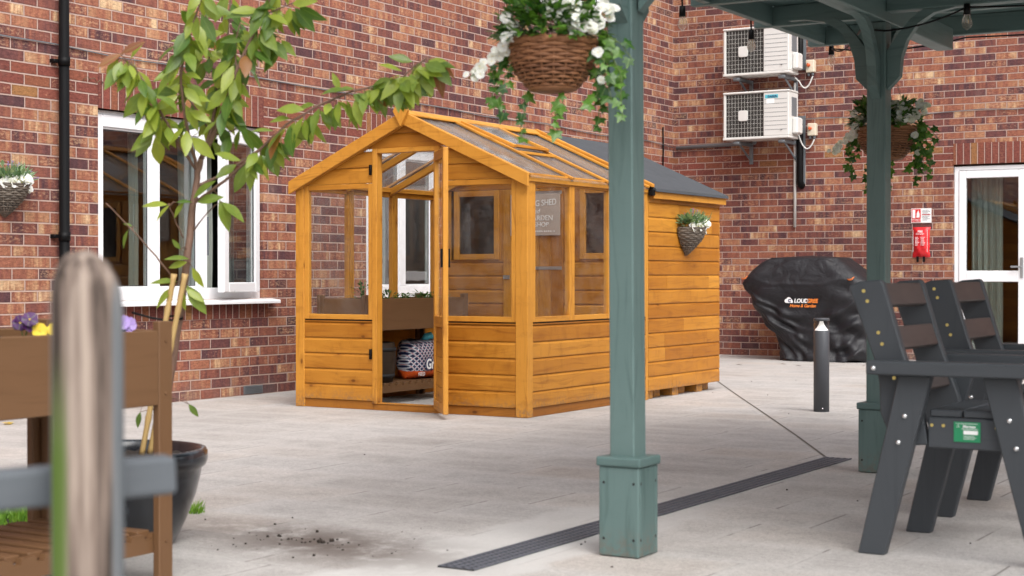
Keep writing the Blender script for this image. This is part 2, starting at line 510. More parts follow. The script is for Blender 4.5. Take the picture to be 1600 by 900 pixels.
M['wicker'] = mat_wicker('brown wicker', (0.10, 0.036, 0.015), (0.30, 0.135, 0.058))
M['dark_wicker'] = mat_wicker('dark wicker', (0.055, 0.044, 0.036), (0.20, 0.165, 0.13))
M['black_plastic'] = plain('black plastic', (0.004, 0.004, 0.0045), 0.5, 0, 0.1, 9, 0.1, 60, 0.15)
M['cover'] = mat_cover()
M['orange'] = plain('orange print', (0.80, 0.22, 0.03), 0.5, 0, 0.03)
M['red_orange'] = plain('red orange knob', (0.50, 0.09, 0.02), 0.45, 0, 0.05)
M['loop_orange'] = plain('dull orange webbing', (0.50, 0.13, 0.03), 0.7, 0, 0.1)
M['white_ink'] = plain('white print', (0.82, 0.82, 0.82), 0.5, 0, 0.03)
M['navy_ink'] = plain('navy print', (0.02, 0.025, 0.10), 0.5, 0, 0.03)
M['red_ink'] = plain('red print', (0.60, 0.02, 0.02), 0.5, 0, 0.03)
M['cyan_ink'] = plain('blue print', (0.10, 0.50, 0.60), 0.4, 0, 0.03)
M['red_plastic'] = plain('red plastic', (0.62, 0.018, 0.024), 0.35, 0, 0.06, 12)
M['zinc'] = plain('galvanised steel', (0.42, 0.44, 0.46), 0.38, 0.85, 0.2, 12, 0.1)
M['bolt'] = plain('bright bolt steel', (0.70, 0.71, 0.72), 0.25, 0.9, 0.05)
M['brass'] = plain('brassy screw', (0.60, 0.47, 0.16), 0.35, 0.9, 0.05)
M['steel_grey'] = plain('grey painted steel', (0.16, 0.175, 0.19), 0.5, 0.2, 0.15)
M['anthracite'] = plain('anthracite powder coat', (0.060, 0.064, 0.073), 0.5, 0, 0.06, 6, 0.1, 200)
M['drain'] = plain('dark drain plastic', (0.088, 0.095, 0.115), 0.6, 0, 0.25, 20)
M['drain_dark'] = plain('drain void', (0.012, 0.012, 0.013), 0.8)
M['ac_white'] = plain('off white casing', (0.64, 0.63, 0.605), 0.42, 0, 0.06, 3, 0.0)
M['guard'] = plain('white wire', (0.70, 0.69, 0.66), 0.5, 0, 0.03)
M['grille'] = mat_grille()
M['cream'] = plain('cream plastic', (0.62, 0.55, 0.43), 0.45, 0, 0.06)
M['old_post'] = mat_old_post()
M['grey_rail'] = mat_wood('grey weathered rail', (0.085, 0.096, 0.108), (0.13, 0.143, 0.157), (0.06, 0.068, 0.078), 0.7, False)
M['curtain'] = plain('pale curtain cloth', (0.55, 0.57, 0.52), 0.9, 0, 0.08, 8)
M['room'] = plain('dim room wall', (0.10, 0.095, 0.09), 0.9, 0, 0.1, 2)
M['paving'] = mat_paving()
M['green_label'] = plain('green sticker', (0.008, 0.21, 0.085), 0.4, 0, 0.03)
M['sign_grey'] = plain('taupe sign board', (0.44, 0.37, 0.325), 0.6, 0, 0.08, 12)
M['bag'] = mat_bag()
M['barrel'] = mat_wood('dark barrel oak', (0.022, 0.014, 0.009), (0.036, 0.022, 0.013), (0.012, 0.008, 0.005), 0.6, False)
M['bulb_glass'] = mat_glass('bulb glass', (0.97, 0.95, 0.91), 0.30, 0, 3.0, (0.85, 0.82, 0.76))
M['lampclear'] = mat_glass('lamp lens', (0.96, 0.97, 0.98), 0.0, 0, 0.6)
M['reflector'] = plain('white reflector', (0.85, 0.85, 0.83), 0.3, 0, 0.02, 3, 0)
for n_ in M['reflector'].node_tree.nodes:
    if n_.bl_idname == 'ShaderNodeBsdfPrincipled':
        n_.inputs['Emission Color'].default_value = (1, 0.93, 0.82, 1)
        n_.inputs['Emission Strength'].default_value = 0.30
M['dark_line'] = plain('joint filler', (0.12, 0.105, 0.092), 0.9)
M['dark_glass'] = mat_glass('dark pane', (0.55, 0.52, 0.50), 0.04, 0.1, 0.9)


# ------------------------------------------------------------------ mesh builder
class MB:
    def __init__(self):
        self.v, self.f, self.uv, self.mi, self.sm = [], [], [], [], []

    def face(self, idx, uv=None, mi=0, smooth=False):
        self.f.append(idx)
        self.uv.append(uv or [(0, 0)] * len(idx))
        self.mi.append(mi)
        self.sm.append(smooth)

    def mbox(self, mat, sx, sy, sz, mi=0):
        """box centred on mat's origin"""
        b = len(self.v)
        loc = [(x * sx / 2, y * sy / 2, z * sz / 2) for x in (-1, 1) for y in (-1, 1) for z in (-1, 1)]
        self.v += [tuple(mat @ Vector(p)) for p in loc]
        ou, ov = random.random() * 20, random.random() * 20
        dims = (sx, sy, sz)
        la = max(range(3), key=lambda i: dims[i])
        for q in ((0, 1, 3, 2), (4, 6, 7, 5), (0, 4, 5, 1), (2, 3, 7, 6), (0, 2, 6, 4), (1, 5, 7, 3)):
            pts = [loc[i] for i in q]
            ext = [max(p[a] for p in pts) - min(p[a] for p in pts) for a in range(3)]
            flat = min(range(3), key=lambda a: ext[a])
            if flat == la:
                ua, va = [a for a in range(3) if a != la]
            else:
                ua = la
                va = [a for a in range(3) if a not in (la, flat)][0]
            self.face([b + i for i in q], [(p[ua] + ou, p[va] + ov) for p in pts], mi)
        return self

    def box(self, x0, x1, y0, y1, z0, z1, mi=0):
        return self.mbox(Matrix.Translation(((x0 + x1) / 2, (y0 + y1) / 2, (z0 + z1) / 2)), abs(x1 - x0), abs(y1 - y0), abs(z1 - z0), mi)

    def beam(self, p0, p1, w, h, up=(0, 0, 1), mi=0):
        p0, p1 = Vector(p0), Vector(p1)
        a = (p1 - p0).normalized()
        s = a.cross(Vector(up))
        if s.length < 1e-6:
            s = a.cross(Vector((0, 1, 0)))
        s.normalize()
        u = s.cross(a)
        R = Matrix((a, s, u)).transposed().to_4x4()
        return self.mbox(Matrix.Translation((p0 + p1) / 2) @ R, (p1 - p0).length, w, h, mi)

    def prism(self, poly, f, d0, d1, mi=0):
        """poly: 2D points, f(a,b,d)->xyz"""
        n = len(poly)
        b = len(self.v)
        ou, ov = random.random() * 20, random.random() * 20
        self.v += [f(p[0], p[1], d0) for p in poly] + [f(p[0], p[1], d1) for p in poly]
        xs = max(p[0] for p in poly) - min(p[0] for p in poly)
        ys = max(p[1] for p in poly) - min(p[1] for p in poly)
        sw = ys > xs
        U = lambda p: ((p[1] + ou, p[0] + ov) if sw else (p[0] + ou, p[1] + ov))
        self.face([b + i for i in range(n)][::-1], [U(p) for p in poly][::-1], mi)
        self.face([b + n + i for i in range(n)], [U(p) for p in poly], mi)
        for i in range(n):
            j = (i + 1) % n
            q0, q1 = U(poly[i]), U(poly[j])
            dd = abs(d1 - d0)
            self.face([b + i, b + j, b + n + j, b + n + i], [q0, q1, (q1[0], q1[1] + dd), (q0[0], q0[1] + dd)], mi)
        return self

    def tube(self, pts, r, n=8, mi=0, cap=True, smooth=True, closed=False):
        pts = [Vector(p) for p in pts]
        rs = r if isinstance(r, (list, tuple)) else [r] * len(pts)
        b = len(self.v)
        K = len(pts)
        ref = None
        L = 0
        ou = random.random() * 20
        for k, p in enumerate(pts):
            if closed:
                t = pts[(k + 1) % K] - pts[k - 1]
            else:
                t = pts[min(k + 1, K - 1)] - pts[max(k - 1, 0)]
            if t.length < 1e-9:
                t = Vector((0, 0, 1))
            t.normalize()
            if ref is None:
                ref = t.orthogonal().normalized()
            else:
                ref = (ref - t * ref.dot(t))
                ref = ref.normalized() if ref.length > 1e-6 else t.orthogonal().normalized()
            s = t.cross(ref)
            for i in range(n):
                a = 2 * pi * i / n
                self.v.append(tuple(p + (ref * cos(a) + s * sin(a)) * rs[k]))
        for k in range(K if closed else K - 1):
            k2 = (k + 1) % K
            for i in range(n):
                j = (i + 1) % n
                self.face([b + k * n + i, b + k * n + j, b + k2 * n + j, b + k2 * n + i],
                          [(k * .05 + ou, i / n), (k * .05 + ou, (i + 1) / n), (k * .05 + .05 + ou, (i + 1) / n), (k * .05 + .05 + ou, i / n)], mi, smooth)
        if cap and not closed:
            self.face([b + i for i in range(n)][::-1], None, mi)
            self.face([b + (K - 1) * n + i for i in range(n)], None, mi)
        return self

    def lathe(self, prof, n=32, c=(0, 0, 0), mi=0, a0=0.0, a1=2 * pi, smooth=True):
        b = len(self.v)
        full = abs(a1 - a0 - 2 * pi) < 1e-6
        m = n if full else n + 1
        for r, z in prof:
            for i in range(m):
                a = a0 + (a1 - a0) * i / n
                self.v.append((c[0] + r * cos(a), c[1] + r * sin(a), c[2] + z))
        for k in range(len(prof) - 1):
            for i in range(n):
                j = (i + 1) % m
                self.face([b + k * m + i, b + k * m + j, b + (k + 1) * m + j, b + (k + 1) * m + i],
                          [(i / n, prof[k][1]), ((i + 1) / n, prof[k][1]), ((i + 1) / n, prof[k + 1][1]), (i / n, prof[k + 1][1])], mi, smooth)
        return self

    def grid(self, P, nu, nv, mi=0, smooth=True, closed=False):
        """P(i,j) for i in range(nu), j in range(nv)"""
        b = len(self.v)
        for i in range(nu):
            for j in range(nv):
                self.v.append(tuple(P(i, j)))
        for i in range(nu if closed else nu - 1):
            i2 = (i + 1) % nu
            for j in range(nv - 1):
                self.face([b + i * nv + j, b + i2 * nv + j, b + i2 * nv + j + 1, b + i * nv + j + 1],
                          [(i / nu, j / nv), ((i + 1) / nu, j / nv), ((i + 1) / nu, (j + 1) / nv), (i / nu, (j + 1) / nv)], mi, smooth)
        return self

    def leaf(self, p, d, nrm, L, W, curl=0.3, mi=0, fold=0.25, prof=(0.06, 0.62, 0.98, 0.9, 0.55, 0.04)):
        p, d = Vector(p), Vector(d).normalized()
        nrm = Vector(nrm)
        s = d.cross(nrm)
        if s.length < 1e-5:
            s = d.orthogonal()
        s.normalize()
        nn = s.cross(d)
        b = len(self.v)
        K = len(prof)
        for k, w in enumerate(prof):
            t = k / (K - 1)
            c = p + d * (L * t) - nn * (curl * L * t * t)
            hw = W * 0.5 * w
            self.v += [tuple(c - s * hw + nn * hw * fold), tuple(c), tuple(c + s * hw + nn * hw * fold)]
        for k in range(K - 1):
            for q in (0, 1):
                i = b + k * 3 + q
                self.face([i, i + 1, i + 4, i + 3], [(k / K, q * .5), (k / K, q * .5 + .5), ((k + 1) / K, q * .5 + .5), ((k + 1) / K, q * .5)], mi, True)
        return self

    def lobed(self, p, d, nrm, L, mi=0):
        """ivy leaf, five lobes"""
        p, d = Vector(p), Vector(d).normalized()
        nrm = Vector(nrm)
        s = d.cross(nrm)
        if s.length < 1e-5:
            s = d.orthogonal()
        s.normalize()
        nn = s.cross(d)
        out = [(0, 0), (-.12, .22), (-.10, .50), (.20, .38), (.45, .58), (.50, .24), (1.0, 0), (.50, -.24), (.45, -.58), (.20, -.38), (-.10, -.50), (-.12, -.22)]
        b = len(self.v)
        self.v.append(tuple(p + d * L * .22 + nn * L * .03))
        for a, q in out:
            self.v.append(tuple(p + d * (L * a) + s * (L * q) - nn * (L * .16 * (a * a + q * q * 1.5))))
        n = len(out)
        for i in range(n):
            j = (i + 1) % n
            self.face([b, b + 1 + i, b + 1 + j], [(.3, .5), (out[i][0], .5 + out[i][1]), (out[j][0], .5 + out[j][1])], mi, False)
        return self

    def flower(self, p, nrm, R, mi=0, mc=None, petals=5):
        p, nrm = Vector(p), Vector(nrm).normalized()
        e = nrm.orthogonal().normalized()
        a0 = random.random() * 6
        for k in range(petals):
            a = a0 + 2 * pi * k / petals
            d = Matrix.Rotation(a, 3, nrm) @ e
            d = (d + nrm * random.uniform(.05, .45)).normalized()
            self.leaf(p, d, nrm, R, R * 1.15, random.uniform(-.1, .3), mi, random.uniform(-.1, .3), (0.25, 0.75, 1.0, 0.95, 0.5))
        if mc is not None:
            self.lathe([(0, R * .14), (R * .12, R * .1), (R * .15, 0)], 6, tuple(p), mc)
        return self

    def build(self, name, mats, parent=None, bevel=0.0, local=False, segs=1):
        o = parent
        off = Vector((0, 0, 0))
        while o is not None and not local:
            off += o.location
            o = o.parent
        me = bpy.data.meshes.new(name)
        me.from_pydata([tuple(Vector(p) - off) for p in self.v], [], self.f)
        uvl = me.uv_layers.new(name='UVMap')
        i = 0
        for k, poly in enumerate(me.polygons):
            poly.material_index = self.mi[k]
            poly.use_smooth = self.sm[k]
            for q in range(poly.loop_total):
                uvl.data[poly.loop_start + q].uv = self.uv[k][q]
        if not isinstance(mats, (list, tuple)):
            mats = [mats]
        for m in mats:
            me.materials.append(M[m])
        if bevel:
            bm = bmesh.new()
            bm.from_mesh(me)
            ed = [e for e in bm.edges if len(e.link_faces) == 2 and e.calc_face_angle(0) > 0.6]
            bmesh.ops.bevel(bm, geom=ed, offset=bevel, segments=segs, profile=0.5, affect='EDGES', clamp_overlap=True)
            bm.to_mesh(me)
            bm.free()
        me.update()
        ob = bpy.data.objects.new(name, me)
        COL.objects.link(ob)
        if parent is not None:
            ob.parent = parent
        return ob


def tag(o, label, cat, group=None, kind=None):
    if label:
        o['label'] = label
    if cat:
        o['category'] = cat
    if group:
        o['group'] = group
    if kind:
        o['kind'] = kind
    return o


def thing(name, label, cat, loc=(0, 0, 0), group=None, rz=0.0):
    o = bpy.data.objects.new(name, None)
    o.empty_display_size = 0.2
    COL.objects.link(o)
    o.location = loc
    o.rotation_euler = (0, 0, rz)
    return tag(o, label, cat, group)


def dup(root, loc, label, rz=None):
    r = root.copy()
    COL.objects.link(r)
    r.location = loc
    if rz is not None:
        r.rotation_euler = (0, 0, rz)
    r['label'] = label

    def rec(a, b):
        for ch in a.children:
            c = ch.copy()
            COL.objects.link(c)
            c.parent = b
            rec(ch, c)
    rec(root, r)
    return r


def text(name, s, size, mat, parent, origin, xdir, up, shear=0.0, align='CENTER', ext=0.0008, sx=1.0, bold=0.0):
    cu = bpy.data.curves.new('lettering', 'FONT')
    cu.body = s
    cu.size = size
    cu.shear = shear
    cu.align_x = align
    cu.align_y = 'CENTER'
    cu.extrude = ext
    cu.offset = bold
    tmp = bpy.data.objects.new('lettering', cu)
    me = bpy.data.meshes.new_from_object(tmp)
    bpy.data.objects.remove(tmp)
    bpy.data.curves.remove(cu)
    xd = Vector(xdir).normalized()
    ud = Vector(up).normalized()
    nd = xd.cross(ud)
    off = Vector((0, 0, 0))
    o = parent
    while o is not None:
        off += o.location
        o = o.parent
    R = Matrix((xd * sx, ud, nd)).transposed().to_4x4()
    me.transform(Matrix.Translation(Vector(origin) - off) @ R)
    me.materials.clear()
    me.materials.append(M[mat])
    ob = bpy.data.objects.new(name, me)
    COL.objects.link(ob)
    ob.parent = parent
    return ob


def rnd(a, b):
    return random.uniform(a, b)


# ================================================================== ground
WX, BY = -8.14, 17.3


def quad(name, x0, x1, y0, y1, z, mat, n=1):
    mb = MB()
    mb.grid(lambda i, j: (x0 + (x1 - x0) * i / n, y0 + (y1 - y0) * j / n, z), n + 1, n + 1, 0, False)
    return mb.build(name, mat)


tag(quad('paving', -60, 60, -60, 60, 0.0, 'paving', 4), None, None, None, 'structure')
# cut line running diagonally across the paving from the shed to the drain
mb = MB()
pts = [(-5.95, 13.42), (-5.711, 13.007), (-4.9, 11.545), (-3.994, 9.93), (-3.35, 8.775), (-2.84, 7.84)]
for a, b in zip(pts[:-1], pts[1:]):
    A, Bv = Vector((a[0], a[1], 0.002)), Vector((b[0], b[1], 0.002))
    s = (Bv - A).normalized().cross(Vector((0, 0, 1))) * 0.0065
    k = len(mb.v)
    mb.v += [tuple(A - s), tuple(A + s), tuple(Bv + s), tuple(Bv - s)]
    mb.face([k, k + 1, k + 2, k + 3])
tag(mb.build('paving_joint', 'dark_line'), None, None, None, 'structure')

# ================================================================== the brick house
house = thing('brick_house', 'multi red brick building wrapping round two sides of the courtyard, with white windows', 'building')


def wall(name, fmap, u0, u1, z0, z1, holes, th, reveal):
    """fmap(u, z, depth) -> xyz ; depth 0 = outside face"""
    mb = MB()
    us = sorted(set([u0, u1] + [h for o in holes for h in o[:2]]))
    zs = sorted(set([z0, z1] + [h for o in holes for h in o[2:]]))

    def inside(u, z):
        return any(o[0] < u < o[1] and o[2] < z < o[3] for o in holes)

    def q(pts):
        k = len(mb.v)
        mb.v += [fmap(*p) for p in pts]
        mb.face([k, k + 1, k + 2, k + 3])
    for a, b in zip(us[:-1], us[1:]):
        for c, d in zip(zs[:-1], zs[1:]):
            if not inside((a + b) / 2, (c + d) / 2):
                q([(a, c, 0), (b, c, 0), (b, d, 0), (a, d, 0)])
                q([(a, c, th), (a, d, th), (b, d, th), (b, c, th)])
    for o in holes:
        q([(o[0], o[2], 0), (o[0], o[3], 0), (o[0], o[3], th), (o[0], o[2], th)])
        q([(o[1], o[2], 0), (o[1], o[2], th), (o[1], o[3], th), (o[1], o[3], 0)])
        q([(o[0], o[2], 0), (o[0], o[2], th), (o[1], o[2], th), (o[1], o[2], 0)])
        q([(o[0], o[3], 0), (o[1], o[3], 0), (o[1], o[3], th), (o[0], o[3], th)])
    q([(u0, z1, 0), (u1, z1, 0), (u1, z1, th), (u0, z1, th)])
    return mb.build(name, 'brick', house)


fL = lambda u, z, d: (WX - d, u, z)
fB = lambda u, z, d: (u, BY + d, z)
WINS = [(8.0, 9.76, 0.75, 2.085), (11.12, 12.88, 0.75, 2.085), (13.72, 15.48, 3.72, 5.05)]
wall('wall', fL, -6.0, BY + 0.3, -0.1, 6.2, WINS, 0.30, 0.1)
DOOR = (-4.826, -3.30, 0.0, 2.125)
wall('wall', fB, WX, 9.0, -0.1, 6.2, [DOOR], 0.30, 0.1)

# rooms behind the windows
for (x0, x1, y0, y1, z0, z1) in ((-11.6, -8.45, 6.5, 10.6, 0.0, 2.6), (-11.6, -8.45, 10.7, 14.0, 0.0, 2.6), (-11.6, -8.45, 13.0, 16.6, 3.0, 5.6)):
    mb = MB()
    for q in (((x0, y0, z0), (x0, y1, z0), (x0, y1, z1), (x0, y0, z1)), ((x0, y0, z0), (x1, y0, z0), (x1, y1, z0), (x0, y1, z0)),
              ((x0, y0, z1), (x1, y0, z1), (x1, y1, z1), (x0, y1, z1)), ((x0, y0, z0), (x1, y0, z0), (x1, y0, z1), (x0, y0, z1)),
              ((x0, y1, z0), (x1, y1, z0), (x1, y1, z1), (x0, y1, z1))):
        k = len(mb.v)
        mb.v += list(q)
        mb.face([k, k + 1, k + 2, k + 3])
    mb.build('interior_wall', 'room', house)
mb = MB()
x0, x1, y0, y1, z0, z1 = -5.6, -2.4, BY + .31, BY + 3.6, 0.0, 2.6
for q in (((x0, y1, z0), (x1, y1, z0), (x1, y1, z1), (x0, y1, z1)), ((x0, y0, z0), (x1, y0, z0), (x1, y1, z0), (x0, y1, z0)),
          ((x0, y0, z1), (x1, y0, z1), (x1, y1, z1), (x0, y1, z1)), ((x0, y0, z0), (x0, y1, z0), (x0, y1, z1), (x0, y0, z1)),
          ((x1, y0, z0), (x1, y1, z0), (x1, y1, z1), (x1, y0, z1))):
    k = len(mb.v)
    mb.v += list(q)
    mb.face([k, k + 1, k + 2, k + 3])
mb.build('interior_wall', 'room', house)


def soldier(u0, u1, z0, z1, fm, name):
    mb = MB()
    mb.prism([(u0, z0), (u1, z0), (u1, z1), (u0, z1)], fm, -0.004, 0.06)
    return mb.build(name, 'soldier', house)


for w in WINS[:2]:
    soldier(w[0], w[1], 2.085, 2.325, fL, 'lintel')
    soldier(w[0] - .0, w[1] + .05, 0.600, 0.7445, fL, 'sill_course')
soldier(DOOR[0], DOOR[1], 2.125, 2.352, fB, 'lintel')


def window(w, open_sash=True):
    y0, y1, z0, z1 = w
    F = 0.035                                   # recess of the frame
    fr = MB()
    T = 0.07

    def bar(a, b, c, d, dep=T, f=F):
        fr.box(WX - f - dep, WX - f, a, b, c, d)
    zt = z1 - 0.035
    bar(y0, y1, zt, z1 - .002, T, F + .02)
    bar(y0, y0 + .085, z0, zt)
    bar(y1 - .085, y1, z0, zt)
    m1 = y0 + .60
    m2 = y0 + 1.105
    bar(y0 + .085, y1 - .085, z0, z0 + .085)
    bar(y0 + .085, y1 - .085, zt - .085, zt)
    for m in (m1, m2):
        bar(m - .045, m + .045, z0 + .085, zt - .085)
    # glazing beads
    for a, b in ((y0 + .085, m1 - .045), (m1 + .045, m2 - .045)):
        for q in ((a, a + .014, z0 + .085, zt - .085), (b - .014, b, z0 + .085, zt - .085),
                  (a + .014, b - .014, z0 + .085, z0 + .099), (a + .014, b - .014, zt - .099, zt - .085)):
            fr.box(WX - F - T, WX - F - .016, *q)
    win = fr.build('window', 'upvc', house, 0.004)
    for a, b in ((y0 + .099, m1 - .059), (m1 + .059, m2 - .059)):
        g = MB()
        g.box(WX - F - .048, WX - F - .030, a, b, z0 + .099, zt - .099)
        g.build('pane', 'glass', win)
        s = MB()
        for q in ((a - .001, a + .007, z0 + .1, zt - .1), (b - .007, b + .001, z0 + .1, zt - .1), (a + .007, b - .007, z0 + .1, z0 + .106), (a + .007, b - .007, zt - .106, zt - .1)):
            s.box(WX - F - .029, WX - F - .026, *q)
        s.build('glazing_seal', 'grey_upvc', win)
    # side-hung sash
    a, b = m2 + .02, y1 - .055
    hinge = Vector((WX - F + .012, b, 0))
    ang = radians(13.0 if open_sash else 0.0)
    wd = b - a
    R = Matrix.Translation(hinge) @ Matrix.Rotation(ang, 4, 'Z')

    def sb(mbx, q0, q1, c, d, x0=-.03, x1=.03):
        mbx.mbox(R @ Matrix.Translation(((x0 + x1) / 2, -(q0 + q1) / 2, (c + d) / 2)), x1 - x0, q1 - q0, d - c)
    sa = MB()
    zb, ztt = z0 + .05, zt - .045
    sb(sa, 0, .075, zb, ztt)
    sb(sa, wd - .075, wd, zb, ztt)
    sb(sa, .075, wd - .075, zb, zb + .075)
    sb(sa, .075, wd - .075, ztt - .075, ztt)
    sa.build('sash', 'upvc', win, 0.006)
    g = MB()
    sb(g, .075, wd - .075, zb + .075, ztt - .075, -.008, .008)
    g.build('pane', 'glass', win)
    s = MB()
    for q in ((.075, .083, zb + .075, ztt - .075), (wd - .083, wd - .075, zb + .075, ztt - .075)):
        sb(s, q[0], q[1], q[2], q[3], .009, .014)
    s.build('glazing_seal', 'grey_upvc', win)
    if open_sash:
        h = MB()
        h.box(WX - F - .03, WX - F + .004, m2 + .046, m2 + .058, z0 + .33, z0 + .62)
        h.build('hinge', 'steel_grey', win)
    sl = MB()
    sl.prism([(0.05, z0 + .002), (-.085, z0 - .012), (-.09, z0 - .018), (-.09, z0 - .04), (-.075, z0 - .04), (-.07, z0 - .02), (0.05, z0 - .004)],
             lambda p, q, d: (WX - p, d, q), y0 - .045, y1 + .105)
    sl.build('sill', 'upvc', win, 0.003)
    return win


window(WINS[0])
window(WINS[1], False)
window(WINS[2], False)

# glazed double door in the far wall
fr = MB()
dx0, dx1, dz1 = DOOR[0], DOOR[1], DOOR[3]
yF = BY + 0.03


def db(mbx, a, b, c, d, y0=0.0, y1=0.07):
    mbx.box(a, b, yF + y0, yF + y1, c, d)


db(fr, dx0 + .002, dx0 + .05, 0, dz1 - .02)
db(fr, dx1 - .05, dx1 - .002, 0, dz1 - .02)
db(fr, dx0 + .05, dx1 - .05, dz1 - .065, dz1 - .02)
dr = fr.build('door', 'upvc', house, 0.004)
mid = (dx0 + dx1) / 2
for a, b in ((dx0 + .055, mid - .004), (mid + .004, dx1 - .055)):
    lf = MB()
    db(lf, a, a + .075, .02, dz1 - .07, -.01, .05)
    db(lf, b - .075, b, .02, dz1 - .07, -.01, .05)
    for c, d in ((.02, .13), (.86, .978), (dz1 - .15, dz1 - .07)):
        db(lf, a + .075, b - .075, c, d, -.01, .05)
    lf.build('door_leaf', 'upvc', dr, 0.005)
    for c, d in ((.13, .86), (.978, dz1 - .15)):
        g = MB()
        db(g, a + .075, b - .075, c, d, .012, .03)
        g.build('pane', 'glass', dr)
h = MB()
db(h, mid - .055, mid - .025, .90, 1.12, -.022, -.01)
h.beam((mid - .04, yF - .045, 1.02), (mid - .15, yF - .045, 1.02), .016, .02)
h.beam((mid - .04, yF - .045, 1.02), (mid - .04, yF - .012, 1.02), .016, .016)
h.build('handle', 'zinc', dr, 0.003)

# air brick low in the wall
ab = MB()
ab.box(WX - .02, WX + .004, 9.52, 9.745, 0.008, 0.073)
for k in range(5):
    ab.box(WX + .004, WX + .010, 9.53, 9.735, 0.012 + k * .0125, 0.018 + k * .0125)
ab.build('air_brick', 'steel_grey', house)

# the wings that close the courtyard behind the camera (seen mirrored in the windows)
wing = thing('brick_wing', 'plain red brick wing facing the windows across the courtyard, seen mirrored in their panes', 'building')
mb = MB()
mb.box(12.0, 12.3, -6.0, 17.3, -.1, 4.4)
mb.build('wall', 'brick', wing)


# ---------------------------------------------------------------- curtains
def curtain(name, label, fm, u0, u1, z0, z1, amp=.025, waves=5, group=None):
    mb = MB()
    n = 60
    ph = random.random() * 6

    def P(i, j):
        t = i / n
        u = u0 + (u1 - u0) * t
        d = amp * sin(2 * pi * waves * t + ph) + amp * .5 * sin(2 * pi * waves * 2.3 * t) + amp * .3 * sin(j * .8)
        return fm(u, z0 + (z1 - z0) * j / 6, d)
    mb.grid(P, n + 1, 7)
    mb.grid(lambda i, j: tuple(Vector(P(i, j)) + (Vector(fm(0, 0, .004)) - Vector(fm(0, 0, 0)))), n + 1, 7)
    return tag(mb.build(name, 'curtain'), label, 'curtain', group)


curtain('curtain', 'pale curtain drawn to the left edge of the glazed door, floor length', lambda u, z, d: (u, BY + .42 + d, z), -4.74, -4.40, .05, 2.1, .03, 5)
curtain('curtain', 'pale curtain gathered behind the middle pane of the window with the open sash', lambda u, z, d: (WX - .42 + d, u, z), 9.28, 9.62, .78, 2.06, .03, 4)
curtain('curtain', 'grey net curtain behind the open sash of the left window', lambda u, z, d: (WX - .40 + d, u, z), 9.70, 10.25, .78, 2.06, .02, 6)
curtain('curtain', 'narrow pale curtain by the first mullion of the left window', lambda u, z, d: (WX - .36 + d, u, z), 8.66, 8.74, .78, 2.06, .015, 2)
curtain('curtain', 'pale curtain in the window half hidden behind the potting shed', lambda u, z, d: (WX - .36 + d, u, z), 11.6, 11.85, .78, 2.06, .02, 4)

# ---------------------------------------------------------------- downpipe, wall cables
dp = thing('downpipe', 'black rainwater downpipe fixed to the brick wall left of the window', 'downpipe', (-8.085, 7.64, 0))
mb = MB()
mb.tube([(-8.085, 7.64, 0.0), (-8.085, 7.64, 1.2), (-8.085, 7.64, 1.2), (-8.085, 7.64, 6.2)], 0.034, 20)
mb.build('pipe', 'black_plastic', dp)
for z in (1.19, 2.36, 4.2):
    mb = MB()
    mb.lathe([(.035, -.03), (.0395, -.03), (.0395, .03), (.035, .03)], 20, (-8.085, 7.64, z))
    mb.box(-8.14, -8.105, 7.565, 7.605, z - .012, z + .012)
    mb.box(-8.112, -8.098, 7.575, 7.615, z - .01, z + .01)
    mb.lathe([(0, .012), (.010, .010), (.010, -.010), (0, -.012)], 10, (-8.105, 7.572, z))
    mb.build('clip', 'black_plastic', dp)


def wire(name, label, pts, r, mat, cat='cable', n=6):
    mb = MB()
    mb.tube(pts, r, n)
    return tag(mb.build(name, mat), label, cat)


pp = [(WX + .012, -2 + i * .6, 2.47 + .012 * sin(i * 1.7) - .006 * (i % 3)) for i in range(33)]
pp = [p for p in pp if p[1] < 17.2] + [(WX + .02, 17.24, 2.44)]
wire('wall_cable', 'thin grey cable clipped along the brick wall above the windows', pp, .005, 'steel_grey')
bars = MB()
for k in range(9):
    y = 6.62 + k * .05 + rnd(-.01, .01)
    a = rnd(-.6, .6)
    bars.tube([(WX + .01, y, 2.30 + .03 * sin(k)), (WX + .03, y + .02, 2.33 + .03 * sin(k)), (WX + .02, y + .06, 2.31 + .02 * a)], .0028, 5)
tag(bars.build('creeper_stem', 'twig'), 'dry scrap of dead climber stem on the bricks left of the downpipe', 'dead creeper')
bars = MB()
for k in range(7):
    y = 7.85 + k * .06
    bars.tube([(WX + .01, y, 2.26 + .015 * sin(k * 2)), (WX + .03, y + .03, 2.285 - .01 * k * .3), (WX + .015, y + .06, 2.262)], .0028, 5)
tag(bars.build('creeper_stem', 'twig'), 'dry scrap of dead climber stem on the bricks between the downpipe and the window', 'dead creeper')


